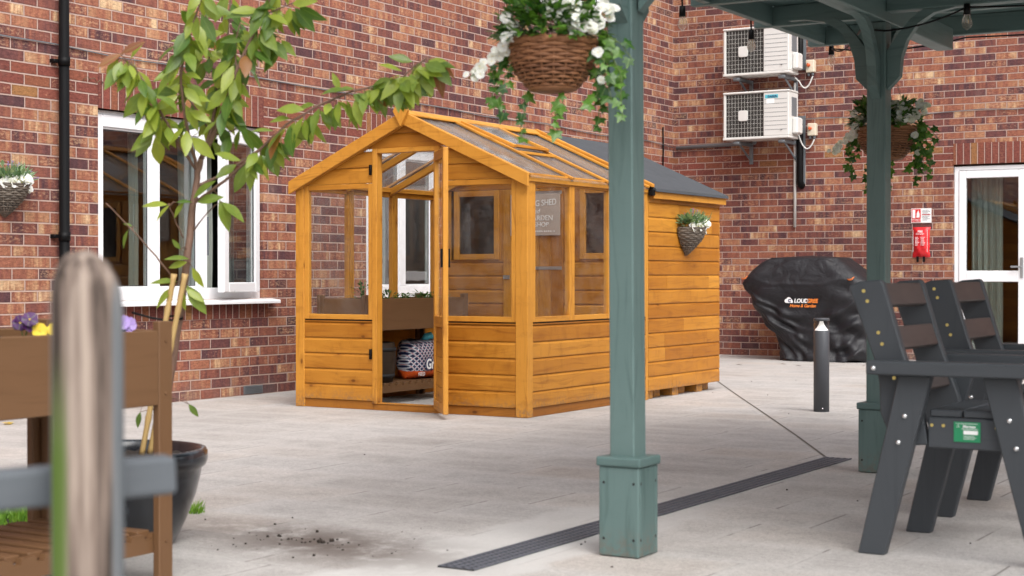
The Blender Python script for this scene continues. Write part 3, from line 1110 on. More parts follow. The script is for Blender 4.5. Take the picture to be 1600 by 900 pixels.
# ================================================================== things on the far wall
def aircon(z0, label, logo):
    x0, x1, yf, yb, z1 = -7.32, -6.535, 16.85, 17.14, z0 + .535
    t = thing('air_conditioner', label, 'air conditioner', ((x0 + x1) / 2, 17.0, z0), 'outdoor air conditioning units on the far wall')
    mb = MB()
    gx = -6.835
    mb.box(gx, x1, yf, yb, z0 + .03, z1 - .022)
    mb.box(x0, x0 + .028, yf, yb, z0 + .03, z1 - .022)
    mb.box(x0 + .028, gx, yf + .035, yb, z0 + .03, z1 - .022)
    mb.build('casing', 'ac_white', t, 0.006)
    mb = MB()
    mb.box(x0 - .006, x1 + .006, yf - .008, yb, z1 - .020, z1 + .004)
    mb.build('top_panel', 'ac_white', t, 0.008)
    mb = MB()
    mb.box(x0 - .004, x1 + .004, yf - .008, yb, z0, z0 + .028)
    mb.build('base_pan', 'ac_white', t, 0.005)
    mb = MB()
    mb.box(x0 + .029, gx - .001, yf + .022, yf + .034, z0 + .031, z1 - .023)
    mb.build('coil', 'grille', t)
    mb = MB()
    n = 12
    for i in range(1, n):
        x = x0 + .028 + (gx - x0 - .028) * i / n
        mb.box(x - .0010, x + .0010, yf + .004, yf + .0055, z0 + .03, z1 - .022)
    for i in range(1, 10):
        z = z0 + .03 + (z1 - z0 - .052) * i / 10
        mb.box(x0 + .028, gx, yf + .0, yf + .0015, z - .0009, z + .0009)
    mb.build('wire_guard', 'guard', t)
    mb = MB()
    cx, cz, r = -7.077, z0 + .268, .050
    poly = []
    for q in range(4):
        for k in range(6):
            a = pi / 2 * q + pi / 2 * k / 5
            sx = (1, -1, -1, 1)[q]
            sz = (1, 1, -1, -1)[q]
            poly.append((cx + sx * .034 + .024 * cos(a), cz + sz * .036 + .024 * sin(a)))
    mb.prism(poly, lambda a, b, d: (a, d, b), yf - .012, yf + .0)
    mb.build('fan_badge', 'ac_white', t, 0.003)
    mb = MB()
    for i in range(1, 9):
        z = z0 + .05 + (z1 - z0 - .1) * i / 9
        mb.box(gx + .012, x1 - .02, yf - .0015, yf + .001, z - .0022, z + .0022)
    mb.build('casing_groove', 'steel_grey', t)
    mb = MB()
    mb.box(x1 + .001, x1 + .065, yf + .10, yb - .02, z0 + .05, z0 + .235)
    mb.build('valve_cover', 'ac_white', t, 0.015)
    mb = MB()
    mb.box(x1 + .0, x1 + .004, yf + .09, yb - .05, z0 + .25, z0 + .46)
    mb.build('side_vent', 'steel_grey', t)
    mb = MB()
    mb.lathe([(0, 0), (.008, 0), (.010, .006)], 10, (-6.62, yf - .004, z0 + .09))
    mb.build('screw', 'steel_grey', t)
    for x in (x0 + .16, x1 - .08):
        b = MB()
        b.box(x - .02, x + .02, yf + .02, 17.298, z0 - .05, z0 - .012)
        b.box(x - .02, x + .02, 17.27, 17.298, z0 - .25, z0 - .05)
        b.beam((x, yf + .10, z0 - .05), (x, 17.27, z0 - .21), .012, .03)
        b.tube([(x - .05, yf + .03, z0 - .035), (x + .03, yf + .03, z0 - .035)], .022, 10)
        b.build('bracket', 'steel_grey', t, 0.003)
    if logo:
        mb = MB()
        mb.box(gx + .02, gx + .175, yf - .002, yf + .001, z1 - .085, z1 - .045)
        st = mb.build('brand_strip', 'cyan_ink', t)
        text('lettering', 'DAIKIN', .034, 'navy_ink', st, (gx + .11, yf - .004, z1 - .068), (1, 0, 0), (0, 0, 1), 0, 'CENTER', .0006, 1.0, .0008)
        mb = MB()
        mb.box(gx + .035, gx + .13, yf - .002, yf + .001, z1 - .145, z1 - .095)
        mb.build('rating_label', 'white_ink', t)
    return t


aircon(2.462, 'lower white air conditioning unit on the wall, with a blue label top right', True)
aircon(3.185, 'upper white air conditioning unit on the brick wall, partly behind the pergola eave', False)


def isolator(x, z, label):
    t = thing('isolator_switch', label, 'switch box', (x, 17.27, z), 'isolator switches beside the air conditioners')
    mb = MB()
    mb.box(x - .05, x + .05, 17.225, 17.298, z - .07, z + .07)
    mb.build('box', 'cream', t, 0.008)
    mb = MB()
    mb.lathe([(0, .03), (.018, .03), (.020, .0)], 16)
    kn = MB()
    R = Matrix.Translation((x - .012, 17.224, z + .012)) @ Matrix.Rotation(pi / 2, 4, 'X')
    for v in mb.v:
        kn.v.append(tuple(R @ Vector(v)))
    kn.f, kn.uv, kn.mi, kn.sm = mb.f, mb.uv, mb.mi, mb.sm
    kn.box(x - .017, x - .007, 17.180, 17.2, z - .006, z + .030)
    kn.build('knob', 'red_orange', t)
    for dx in (-.025, .022):
        mb = MB()
        mb.tube([(x + dx, 17.26, z - .071), (x + dx, 17.26, z - .105)], .015, 10)
        mb.build('gland', 'steel_grey', t)
    return t


isolator(-6.43, 3.29, 'upper cream switch box with an orange knob, beside the upper air conditioner')
isolator(-6.41, 2.575, 'lower cream switch box with an orange knob, beside the lower air conditioner')


def hang(a, b, sag, n=14):
    a, b = Vector(a), Vector(b)
    return [tuple(a.lerp(b, i / n) - Vector((0, 0, 4 * sag * (i / n) * (1 - i / n)))) for i in range(n + 1)]


wire('power_cable', 'white flex looping from the upper switch box to the upper air conditioner', hang((-6.408, 17.26, 3.18), (-6.55, 17.22, 3.12), .10) + [(-6.60, 17.2, 3.17), (-6.66, 17.18, 3.17)], .008, 'ac_white')
wire('power_cable', 'white flex looping from the lower switch box to the lower air conditioner', hang((-6.388, 17.26, 2.465), (-6.56, 17.22, 2.52), .13) + [(-6.59, 17.2, 2.60), (-6.64, 17.18, 2.62)], .008, 'ac_white')
wire('conduit', 'thin cream conduit running down the far wall beside the air conditioners', [(-6.625, 17.28, 3.12), (-6.625, 17.28, 2.4), (-6.625, 17.28, 1.477)], .017, 'ac_white', 'conduit')
lag = thing('lagged_pipe', 'black lagged refrigerant pipe beside the lower air conditioner', 'pipe', (-6.555, 17.25, 1.95))
mb = MB()
mb.tube([(-6.60, 17.22, 2.62), (-6.575, 17.24, 2.60), (-6.557, 17.255, 2.54), (-6.555, 17.255, 2.3), (-6.555, 17.255, 2.0), (-6.550, 17.27, 1.955), (-6.545, 17.30, 1.945)], .038, 12)
mb.build('lagging', 'black_plastic', lag)
mb = MB()
mb.box(-6.60, -6.505, 17.285, 17.299, 1.97, 2.74)
mb.build('cable_tray', 'steel_grey', lag)
up = thing('cable_tray', 'short grey cable tray with black pipe beside the upper air conditioner', 'cable tray', (-6.56, 17.28, 3.2))
mb = MB()
mb.box(-6.605, -6.50, 17.285, 17.299, 3.26, 3.9)
mb.build('tray', 'steel_grey', up)
mb = MB()
mb.tube([(-6.57, 17.25, 3.30), (-6.555, 17.255, 3.4), (-6.555, 17.255, 3.9)], .034, 10)
mb.build('lagging', 'black_plastic', up)
wire('drain_pipe', 'grey waste pipe running level from the corner to the lower air conditioner', [(-8.10, 17.262, 2.435), (-7.3, 17.262, 2.452), (-7.1, 17.25, 2.455), (-7.08, 17.20, 2.46)], .022, 'steel_grey', 'pipe', 10)
wire('wall_cable', 'thin grey cable running level across the far wall right of the lower air conditioner', [(-6.6 + i * .3, 17.288, 2.70 + .012 * sin(i * 2.1)) for i in range(24)], .004, 'steel_grey')
wire('wall_cable', 'short vertical black cable hanging on the brick beside the inner corner', [(WX + .015, 16.95, 2.66), (WX + .015, 16.96, 2.4), (WX + .012, 16.95, 2.16)], .009, 'black_plastic')

# fire signs
fs = thing('fire_sign', 'small white and red fire equipment notice above the red fire blanket pouch', 'sign', (-5.175, 17.29, 1.58))
mb = MB()
mb.box(-5.285, -5.063, 17.288, 17.299, 1.503, 1.66)
mb.build('board', 'white_ink', fs)
mb = MB()
mb.box(-5.278, -5.178, 17.285, 17.2875, 1.545, 1.653)
mb.box(-5.278, -5.178, 17.285, 17.2875, 1.510, 1.538)
mb.box(-5.165, -5.07, 17.285, 17.2875, 1.588, 1.594)
mb.build('red_panel', 'red_ink', fs)
mb = MB()
mb.box(-5.268, -5.238, 17.2825, 17.2845, 1.555, 1.645)
mb.prism([(-5.225, 1.56), (-5.19, 1.56), (-5.19, 1.60), (-5.205, 1.640), (-5.22, 1.605)], lambda a, b, d: (a, d, b), 17.2825, 17.2845)
mb.build('pictogram', 'white_ink', fs)
text('lettering', 'Fire blanket', .018, 'white_ink', fs, (-5.228, 17.2835, 1.524), (1, 0, 0), (0, 0, 1))
mb = MB()
for i, L in enumerate((.07, .085, .06, .08)):
    z = 1.64 - i * .014
    mb.box(-5.16, -5.16 + L, 17.2862, 17.2876, z - .003, z + .001)
for i, L in enumerate((.08, .06, .085, .05)):
    z = 1.575 - i * .014
    mb.box(-5.16, -5.16 + L, 17.2862, 17.2876, z - .003, z + .001)
mb.build('small_print', 'steel_grey', fs)
fb = thing('fire_blanket', 'red fire blanket pouch hanging on the far wall below the notice', 'fire blanket', (-5.17, 17.27, 1.29))
mb = MB()


def pouch(i, j):
    u, v = i / 12 * 2 - 1, j / 16 * 2 - 1
    w = .088 + .010 * abs(v) ** 3 + .004 * sin(j * 1.3)
    d = .045 * max(0, (1 - abs(u) ** 3)) * max(0, (1 - abs(v) ** 5)) + .004 * sin(i * 1.1 + j * .7)
    return (-5.17 + u * w, 17.292 - d, 1.29 + v * .165)


mb.grid(pouch, 13, 17)
mb.box(-5.255, -5.085, 17.288, 17.298, 1.13, 1.45)
pb = mb.build('pouch', 'red_plastic', fb)
text('lettering', 'FIRE', .030, 'white_ink', pb, (-5.17, 17.238, 1.405), (1, 0, 0), (0, 0, 1), 0, 'CENTER', .0008, 1.0, .001)
text('lettering', 'BLANKET', .022, 'white_ink', pb, (-5.17, 17.238, 1.378), (1, 0, 0), (0, 0, 1))
mb = MB()
for i in range(7):
    z = 1.345 - i * .014
    for a in (-5.225, -5.165):
        mb.box(a, a + rnd(.03, .052), 17.236, 17.2385, z - .004, z)
for a in (-5.21, -5.13):
    mb.lathe([(.014, 0), (.022, 0)], 14, (a, 17.237, 1.225))
for a in (-5.25, -5.093):
    mb.box(a, a + .003, 17.240, 17.2425, 1.18, 1.42)
mb.build('printed_diagram', 'white_ink', fb)
for a in (-5.205, -5.135):
    mb = MB()
    mb.box(a - .013, a + .013, 17.262, 17.266, 1.075, 1.135)
    mb.build('pull_tape', 'black_plastic', fb)

# ---------------------------------------------------------------- covered barbecue
bq = thing('covered_barbecue', 'barbecue under a black fabric cover against the far brick wall', 'barbecue', (-6.1, 16.7, 0))
KEY = [  # z, centre x, half width, centre y, half depth, squareness
    (0.02, -6.00, 0.49, 16.74, 0.35, 5), (0.12, -6.01, 0.505, 16.75, 0.33, 5), (0.30, -6.06, 0.535, 16.75, 0.32, 5), (0.42, -6.12, 0.58, 16.75, 0.33, 5),
    (0.60, -6.17, 0.645, 16.74, 0.34, 6), (0.76, -6.21, 0.715, 16.74, 0.35, 6), (0.84, -6.215, 0.725, 16.74, 0.355, 6), (0.89, -6.22, 0.705, 16.74, 0.35, 5),
    (0.98, -6.25, 0.60, 16.75, 0.33, 6), (1.08, -6.245, 0.47, 16.76, 0.30, 5), (1.13, -6.24, 0.40, 16.77, 0.26, 5), (1.148, -6.24, 0.30, 16.78, 0.18, 4), (1.150, -6.24, 0.0, 16.78, 0.0, 4)]


def key(z):
    for a, b in zip(KEY[:-1], KEY[1:]):
        if a[0] <= z <= b[0]:
            t = (z - a[0]) / max(1e-6, b[0] - a[0])
            return [p + (q - p) * t for p, q in zip(a, b)]
    return KEY[-1]


FOLDS = [(-.98, .78, .10, .40, .035, .040), (-.95, .66, .30, .22, .040, .045), (-.90, .52, .20, .12, .035, .040), (-.80, .42, -.30, .06, .04, .04),
         (.95, .74, .35, .50, .035, .035), (.98, .50, .25, .34, .035, .04), (.95, .33, .20, .16, .04, .045), (.98, .20, .35, .04, .035, .035),
         (-.45, 1.02, -.20, .82, .03, .016), (-.05, 1.05, .12, .80, .03, .018), (.42, 1.04, .36, .84, .03, .016), (-.75, .88, .7, .89, .02, .010)]
NU, NV = 260, 130


def cov(i, j):
    t = j / (NV - 1)
    z = 0.02 + 1.13 * (1 - (1 - t) ** 1.15)
    if t > .93:
        k = [p + (q - p) * (t - .93) / .07 for p, q in zip(key(1.125), KEY[-1])]
        z = k[0]
    else:
        z = 0.02 + (1.125 - .02) * t / .93
        k = key(z)
    a = 2 * pi * i / NU
    ca, sa = cos(a), sin(a)
    e = 2.0 / k[5]
    px = (abs(ca) ** e) * (1 if ca > 0 else -1)
    py = (abs(sa) ** e) * (1 if sa > 0 else -1)
    # drape: diagonal folds swinging down from the side shelves
    amp = .015 * min(1, max(0, (0.86 - z) / .25)) + .007
    front = max(0.0, -py)
    calm = 1.0 - .8 * math.exp(-((px + .05) / .35) ** 2 - ((z - .64) / .12) ** 2) if front > .5 else 1.0
    fold = 0.0
    if py < -.2:
        for (fx0, fz0, fx1, fz1, fw, fa) in FOLDS:
            ex, ez = fx1 - fx0, fz1 - fz0
            l2 = ex * ex + ez * ez
            tt_ = max(0.0, min(1.0, ((px - fx0) * ex + (z - fz0) * ez) / l2))
            bow = .06 * sin(pi * tt_)
            dd2 = math.hypot(px - fx0 - ex * tt_, z - fz0 - ez * tt_ + bow)
            fold += fa * math.exp(-(dd2 / fw) ** 2) * sin(pi * (.12 + .76 * tt_))
    f = sin(7 * px + 16 * z + 1.4 * sin(5 * z)) * .6 + sin(11 * px - 22 * z + 2 * sin(3 * px)) * .45 + .5 * sin(26 * z + 5 * px * px)
    f += .5 * sin(17 * px + 9 * sin(4 * z + px))
    dd = amp * f * calm
    rx = k[2] + dd * .9
    ry = k[4] + dd + fold
    zz = z + .012 * sin(9 * px + 3) * (1 if .8 < z < 1.1 else 0) - .004
    if t < .03:
        zz = .015 + .012 * sin(5 * a)
    return (k[1] + px * rx * (1 if k[2] > 0 else 0), k[3] + py * ry * (1 if k[4] > 0 else 0), zz)


mb = MB()
mb.grid(cov, NU, NV, closed=True)
cv = mb.build('cover', 'cover', bq)
print_y = 16.365
text('lettering', 'LOUD', .060, 'white_ink', cv, (-6.283, print_y, .652), (1, 0, 0), (0, 0, 1), .15, 'LEFT', .001, .95, .002)
text('lettering', 'GREE', .060, 'orange', cv, (-6.140, print_y, .652), (1, 0, 0), (0, 0, 1), .15, 'LEFT', .001, .88, .002)
text('lettering', 'Home & Garden', .046, 'orange', cv, (-6.185, print_y, .600), (1, 0, 0), (0, 0, 1), .30, 'CENTER', .001, .95, .001)
mb = MB()
q_ = .70
ox, oz = -6.335, .652
loc = [(-.05 + .030 * cos(radians(a)), .0 + .030 * sin(radians(a))) for a in range(270, 100, -17)]
loc += [(-.010 + .036 * cos(radians(a)), .028 + .030 * sin(radians(a))) for a in range(165, 5, -16)]
loc += [(.043, .020), (.055, -.005), (.053, -.030)]
mb.prism([(ox + p[0] * q_, oz + p[1] * q_) for p in loc[::-1]], lambda a, b, d: (a, d, b), print_y - .001, print_y + .001)
mb.build('cloud_emblem', 'white_ink', cv)
text('lettering', 'C', .044, 'navy_ink', cv, (-6.335, print_y - .002, .654), (1, 0, 0), (0, 0, 1), .1, 'CENTER', .001, 1.0, .003)
for x, z, y in ((-6.87, .905, 16.40), (-5.66, .895, 16.40)):
    mb = MB()
    mb.tube([(x - .04, y, z - .008), (x - .015, y - .01, z - .014), (x + .015, y - .01, z - .006), (x + .035, y, z + .016)], [.006, .009, .009, .005], 8)
    mb.tube([(x - .02, y - .012, z - .022), (x + .022, y - .012, z - .010)], .005, 6)
    mb.build('carry_loop', 'loop_orange', cv)

# ---------------------------------------------------------------- bollard light
bl = thing('bollard_light', 'dark grey round bollard light standing on the paving before the covered barbecue', 'bollard light', (-3.81, 10.44, 0))
c = (-3.81, 10.44, 0)
mb = MB()
mb.lathe([(0, 0.0), (.053, 0.0), (.053, .548), (.05, .552), (0, .552)], 36, c)
mb.build('post', 'anthracite', bl)
mb = MB()
mb.lathe([(.052, .553), (.052, .618)], 36, c)
mb.lathe([(.047, .553), (.047, .618)], 36, c)
mb.build('lens', 'lampclear', bl)
mb = MB()
mb.lathe([(.046, .554), (.043, .560), (.030, .575), (.020, .592), (.014, .607), (.012, .617), (0, .617)], 28, c)
mb.build('reflector', 'reflector', bl)
mb = MB()
mb.lathe([(0, .618), (.054, .618), (.054, .634), (.051, .638), (0, .638)], 36, c)
mb.build('cap', 'anthracite', bl)
mb = MB()
mb.lathe([(0, .008), (.005, .006), (.006, 0)], 10, (-3.785, 10.392, .022))
mb.build('screw', 'bolt', bl)

# ---------------------------------------------------------------- drain channel
dc = thing('drain_channel', 'long dark slotted drainage channel let into the pale paving', 'drain', (-2.76, 6.0, 0))
mb = MB()
mb.box(-2.825, -2.69, 4.24, 7.805, -.06, .003)
mb.build('channel', 'drain_dark', dc)
n = 0
y = 4.24
while y < 7.80:
    y2 = min(y + .893, 7.805)
    mb = MB()
    for k in range(5):
        x = -2.822 + k * .0315
        mb.box(x - .003 if k else x - .003, x + .0095, y + .003, y2 - .003, .0022, .0062)
    yy = y + .003
    while yy < y2 - .003:
        mb.box(-2.825, -2.690, yy, min(yy + .010, y2 - .003), .0024, .0050)
        yy += .028
    mb.build('grating', 'drain', dc)
    y += .893
# ---------------------------------------------------------------- lawn, tuft, soil crumbs
lawn = quad('lawn_soil', -7.4, -4.66, 2.0, 4.72, .012, 'soil', 2)
tag(lawn, None, None, None, 'structure')
mb = MB()
for i in range(9000):
    x, y = rnd(-5.7, -4.60), rnd(3.5, 4.74)
    a = rnd(0, 6.28)
    mb.leaf((x, y, .008), (cos(a) * .35, sin(a) * .35, 1), (cos(a + 1.5), sin(a + 1.5), 0), rnd(.03, .06), .010, rnd(.1, .6), 0, .1, (1, .8, .1))
tag(mb.build('lawn', 'grass'), 'patch of bright green lawn beyond the raised planter', 'grass', None, 'stuff')
mb = MB()
for i in range(70):
    a = rnd(0, 6.28)
    mb.leaf((-4.29 + rnd(-.03, .04), 4.72 + rnd(-.03, .03), 0), (cos(a) * .5, sin(a) * .5, 1), (cos(a + 1.5), sin(a + 1.5), 0), rnd(.025, .065), .005, rnd(.1, .6), 0, .1, (1, .8, .1))
tag(mb.build('grass_tuft', 'grass'), 'little tuft of grass growing at the foot of the glazed pot', 'grass tuft')
mb = MB()
for i in range(95):
    if i < 45:
        a, r = rnd(0, 6.28), abs(random.gauss(0, .33))
        x, y = -3.44 + r * cos(a) * 1.2, 4.42 + r * sin(a) * .55
    elif i < 65:
        x, y = -3.72 + rnd(-.05, .25), 4.30 + rnd(-.2, .25)
    else:
        x, y = rnd(-5.5, -1.2), rnd(4.4, 13.5)
    s = rnd(.0015, .005) if random.random() < .95 else rnd(.007, .011)
    R = Matrix.Translation((x, y, s * .35)) @ Matrix.Rotation(rnd(0, 3), 4, 'Z') @ Matrix.Rotation(rnd(0, 1), 4, 'X')
    mb.mbox(R, s * rnd(1, 2), s * rnd(.8, 1.3), s)
tag(mb.build('soil_crumbs', 'soil'), 'dark crumbs of spilt soil scattered on the paving near the pot', 'soil crumbs', None, 'stuff')
mb = MB()
for k in range(3):
    mb.leaf((-7.86 + k * .02, 6.92 + .02 * k, .004 + .003 * k), (cos(2.1 * k), sin(2.1 * k), .06), (0, 0, 1), .07, .05, .05, 0, .05)
tag(mb.build('fallen_petal', 'yellow'), 'yellow fallen petals on the paving at the far left edge', 'petals')
mb = MB()
for (x, y, a) in ((-6.55, 15.4, .3), (-5.95, 15.55, 1.0), (-5.35, 15.9, 2.0), (-6.2, 15.75, .1)):
    mb.leaf((x, y, .003), (cos(a), sin(a), .08), (0, 0, 1), .07, .03, .1)
tag(mb.build('fallen_leaf', 'twig'), 'few dry brown leaves lying on the paving before the covered barbecue', 'fallen leaves')


# ================================================================== potting shed
XL, XR, YF, YP, YB, XM = -7.15, -5.28, 8.97, 10.73, 12.03, -6.215
RZ, RK = 2.012, 0.455


def roof(x, lift=0.0):
    return RZ - RK * abs(x - XM) + lift


shed = thing('potting_shed', 'honey stained timber potting shed, half greenhouse with an open door and half felt roofed store', 'shed', (XM, 10.5, 0))


def clad(mb, f, ulo, uhi, z0, z1, pitch=.1085, joints=0, top=None):
    """horizontal shiplap boards; f(u, depth_out, z)"""
    z = z0
    while z < z1 - .004:
        p = min(pitch, z1 - z)
        pr = [(0, z), (.015, z), (.0165, z + .006), (.0165, z + p - .021), (.012, z + p - .013), (.0075, z + p - .005), (.005, z + p - .0038), (.005, z + p - .0004), (0, z + p - .0004)] if p > .03 else [(0, z), (.0165, z), (.0165, z + p), (0, z + p)]
        lo, hi = ulo(z + p * .5), uhi(z + p * .5)
        cuts = [0.0]
        if joints and random.random() < .6:
            c = rnd(.2, .8)
            while c < (hi - lo) - .12:
                cuts.append(c)
                c += rnd(.5, 1.1)
        cuts.append(hi - lo)
        for ca, cb in zip(cuts[:-1], cuts[1:]):
            first, last = ca == 0.0, cb == cuts[-1]
            jd = rnd(-.0006, .0006)
            b = len(mb.v)
            n = len(pr)
            ou, ov = rnd(0, 20), rnd(0, 20)
            for d, zz in pr:
                u = ulo(zz) if first else lo + ca + .0006
                mb.v.append(f(u, d + (jd if d else 0), zz))
            for d, zz in pr:
                u = uhi(zz) if last else lo + cb - .0006
                mb.v.append(f(u, d + (jd if d else 0), zz))
            per = 0
            for i in range(n):
                j = (i + 1) % n
                L = math.hypot(pr[j][0] - pr[i][0], pr[j][1] - pr[i][1])
                mb.face([b + i, b + j, b + n + j, b + n + i], [(ou, ov + per), (ou, ov + per + L), (ou + cb - ca, ov + per + L), (ou + cb - ca, ov + per)])
                per += L
            mb.face([b + i for i in range(n)][::-1], [(ou + q[0], ov + q[1]) for q in pr][::-1])
            mb.face([b + n + i for i in range(n)], [(ou + q[0], ov + q[1]) for q in pr])
        z += p


K = lambda v: (lambda z: v)
fFront = lambda u, d, z: (u, YF - d, z)
fRight = lambda u, d, z: (XR + d, u, z)
fLeft = lambda u, d, z: (XL - d, u, z)
fBack = lambda u, d, z: (u, YB + d, z)
fPart = lambda u, d, z: (u, YP - .02 - d, z)
rlo = lambda z: XM - (RZ - .012 - z) / RK
rhi = lambda z: XM + (RZ - .012 - z) / RK

# lower cladding of the greenhouse
for lo, hi in ((-7.092, -6.502), (-5.944, -5.352)):
    mb = MB()
    clad(mb, fFront, K(lo), K(hi), .062, .612)
    mb.build('front_cladding', 'wood', shed)
mb = MB()
clad(mb, fRight, K(9.022), K(10.69), .062, .612, .1085, 0)
mb.build('side_cladding', 'wood', shed)
mb = MB()
clad(mb, fLeft, K(9.022), K(10.69), .062, .612)
mb.build('side_cladding', 'wood', shed)
# gable
mb = MB()
clad(mb, fFront, lambda z: max(-7.10, rlo(z)), K(-6.502), 1.566, 1.784)
clad(mb, fFront, K(-5.944), lambda z: min(-5.33, rhi(z)), 1.566, 1.784)
clad(mb, fFront, rlo, rhi, 1.800, 1.995, .1)
mb.build('gable_cladding', 'wood', shed)
# base rails
mb = MB()
mb.box(XL + .005, -6.502, YF - .004, YF + .045, 0, .060)
mb.box(-6.502, -5.944, YF - .006, YF + .045, 0, .042)
mb.box(-5.944, XR - .005, YF - .004, YF + .045, 0, .060)
mb.box(XR - .045, XR + .004, YF + .06, YP - .03, 0, .060)
mb.box(XL - .004, XL + .045, YF + .06, YP - .03, 0, .060)
mb.build('base_rail', 'wooddark', shed, .003)
# corner posts
for x0, x1, y0, y1 in ((XL - .02, -7.094, YF - .022, YF + .05), (-5.350, XR + .021, YF - .022, YF + .05), (XR - .05, XR + .018, YP - .042, YP - .002), (XL - .018, XL + .05, YP - .042, YP - .002)):
    mb = MB()
    mb.box(x0, x1, y0, y1, 0.002, 1.585)
    mb.build('corner_post', 'woodtrim', shed, .003)


def glazing(f, u0, u1, z0, z1, w=.035, d0=-.02, d1=.018, pane=True, mat='gglass', name='window'):
    mb = MB()

    def bx(a, b, c, d, e0=d0, e1=d1):
        p, q = f(a, e0, c), f(b, e1, d)
        mb.box(min(p[0], q[0]), max(p[0], q[0]), min(p[1], q[1]), max(p[1], q[1]), c, d)
    bx(u0, u0 + w, z0, z1)
    bx(u1 - w, u1, z0, z1)
    bx(u0 + w, u1 - w, z0, z0 + w, d0, d1 - .002)
    bx(u0 + w, u1 - w, z1 - w, z1, d0, d1 - .002)
    fr_ = mb.build(name, 'woodtrim', shed, .0025)
    g = MB()
    p, q = f(u0 + w - .004, .001, z0), f(u1 - w + .004, .006, z1)
    g.box(min(p[0], q[0]), max(p[0], q[0]), min(p[1], q[1]), max(p[1], q[1]), z0 + w - .004, z1 - w + .004)
    g.build('pane', mat, fr_)
    return fr_


ZG0, ZG1 = .622, 1.562
glazing(fFront, -7.094, -6.502, ZG0, ZG1)
glazing(fFront, -5.944, -5.350, ZG0, ZG1)
for a, b in ((9.022, 9.553), (9.555, 10.118), (10.12, 10.688)):
    glazing(fRight, a, b, ZG0, ZG1)
    glazing(fLeft, a, b, ZG0, ZG1)
# black strips standing in for the shaded gap line under the glazing
for q in ((-7.09, -6.504, YF - .012, YF + .01), (-5.942, -5.352, YF - .012, YF + .01), (XR - .01, XR + .012, 9.024, 10.686)):
    mb = MB()
    mb.box(*q, .6135, .6205)
    mb.build('gap_shade_strip', 'black_plastic', shed)
# eave plates
for q in ((XR - .04, XR + .014, YF + .05, YP - .045, 1.5625, 1.598), (XR + .015, XR + .034, YF - .02, YP - .04, 1.540, 1.578), (XL - .014, XL + .04, YF + .05, YP - .045, 1.5625, 1.598)):
    mb = MB()
    mb.box(*q)
    mb.build('eave_plate', 'woodtrim', shed, .003)
# door frame
mb = MB()
mb.box(-6.500, -6.461, YF - .024, YF + .045, .043, 1.80)
mb.box(-5.989, -5.946, YF - .020, YF + .045, .043, 1.80)
mb.box(-6.461, -5.989, YF - .020, YF + .045, 1.767, 1.80)
mb.box(-6.461, -5.989, YF - .012, YF + .04, .0425, .052)
mb.build('door_frame', 'woodtrim', shed, .003)
# open door leaf
th = radians(131)
DR = Matrix.Translation((-5.965, YF - .032, 0)) @ Matrix.Rotation(math.atan2(-sin(th), -cos(th)), 4, 'Z')


def lfb(mbx, a, b, c, d, t0=-.017, t1=.017):
    mbx.mbox(DR @ Matrix.Translation(((a + b) / 2, (t0 + t1) / 2, (c + d) / 2)), b - a, t1 - t0, d - c)


mb = MB()
lfb(mb, 0, .05, .035, 1.752)
lfb(mb, .44, .49, .035, 1.752)
for c_, d_ in ((.035, .10), (.59, .66), (1.69, 1.752)):
    lfb(mb, .05, .44, c_, d_, -.016, .016)
leafdoor = mb.build('door', 'woodtrim', shed, .0025)
mb = MB()
z = .10
while z < .585:
    lfb(mb, .05, .44, z, min(z + .095, .59), -.008, .010)
    z += .0975
mb.build('door_panel', 'wood', leafdoor, .002)
mb = MB()
lfb(mb, .046, .444, .656, 1.694, -.003, .003)
mb.build('pane', 'gglass', leafdoor)
mb = MB()
lfb(mb, .455, .475, .98, 1.10, -.030, -.017)
lfb(mb, .455, .475, .98, 1.10, .017, .030)
mb.build('handle', 'black_plastic', leafdoor)
for z in (.385, 1.655):
    mb = MB()
    mb.box(-6.523, -6.504, YF - .030, YF - .0175, z - .035, z + .035)
    mb.tube([(-6.503, YF - .034, z - .03), (-6.503, YF - .034, z + .03)], .006, 8)
    mb.build('hinge', 'black_plastic', shed, .002)

# bargeboards, finial
for s in (-1, 1):
    mb = MB()
    x1 = XM + s * 0.985
    mb.prism([(XM, RZ + .028), (x1, roof(x1, .028)), (x1, roof(x1, -.062)), (XM, RZ - .062)] if s > 0 else [(XM, RZ - .062), (x1, roof(x1, -.062)), (x1, roof(x1, .028)), (XM, RZ + .028)],
             lambda a, b, d: (a, d, b), YF - .068, YF - .048)
    mb.build('bargeboard', 'woodtrim', shed, .003)
    mb = MB()
    xe = XM + s * 1.0
    mb.prism([(XM, RZ + .050), (xe, roof(xe, .050)), (xe, roof(xe, .024)), (XM, RZ + .024)], lambda a, b, d: (a, d, b), YP - .036, YP + .006)
    mb.build('bargeboard', 'woodtrim', shed, .003)
mb = MB()
mb.prism([(XM - .003, RZ + .122), (XM + .062, RZ + .028), (XM + .0, RZ - .078), (XM - .062, RZ + .028)], lambda a, b, d: (a, d, b), YF - .096, YF - .0685)
mb.build('finial', 'woodtrim', shed, .003)
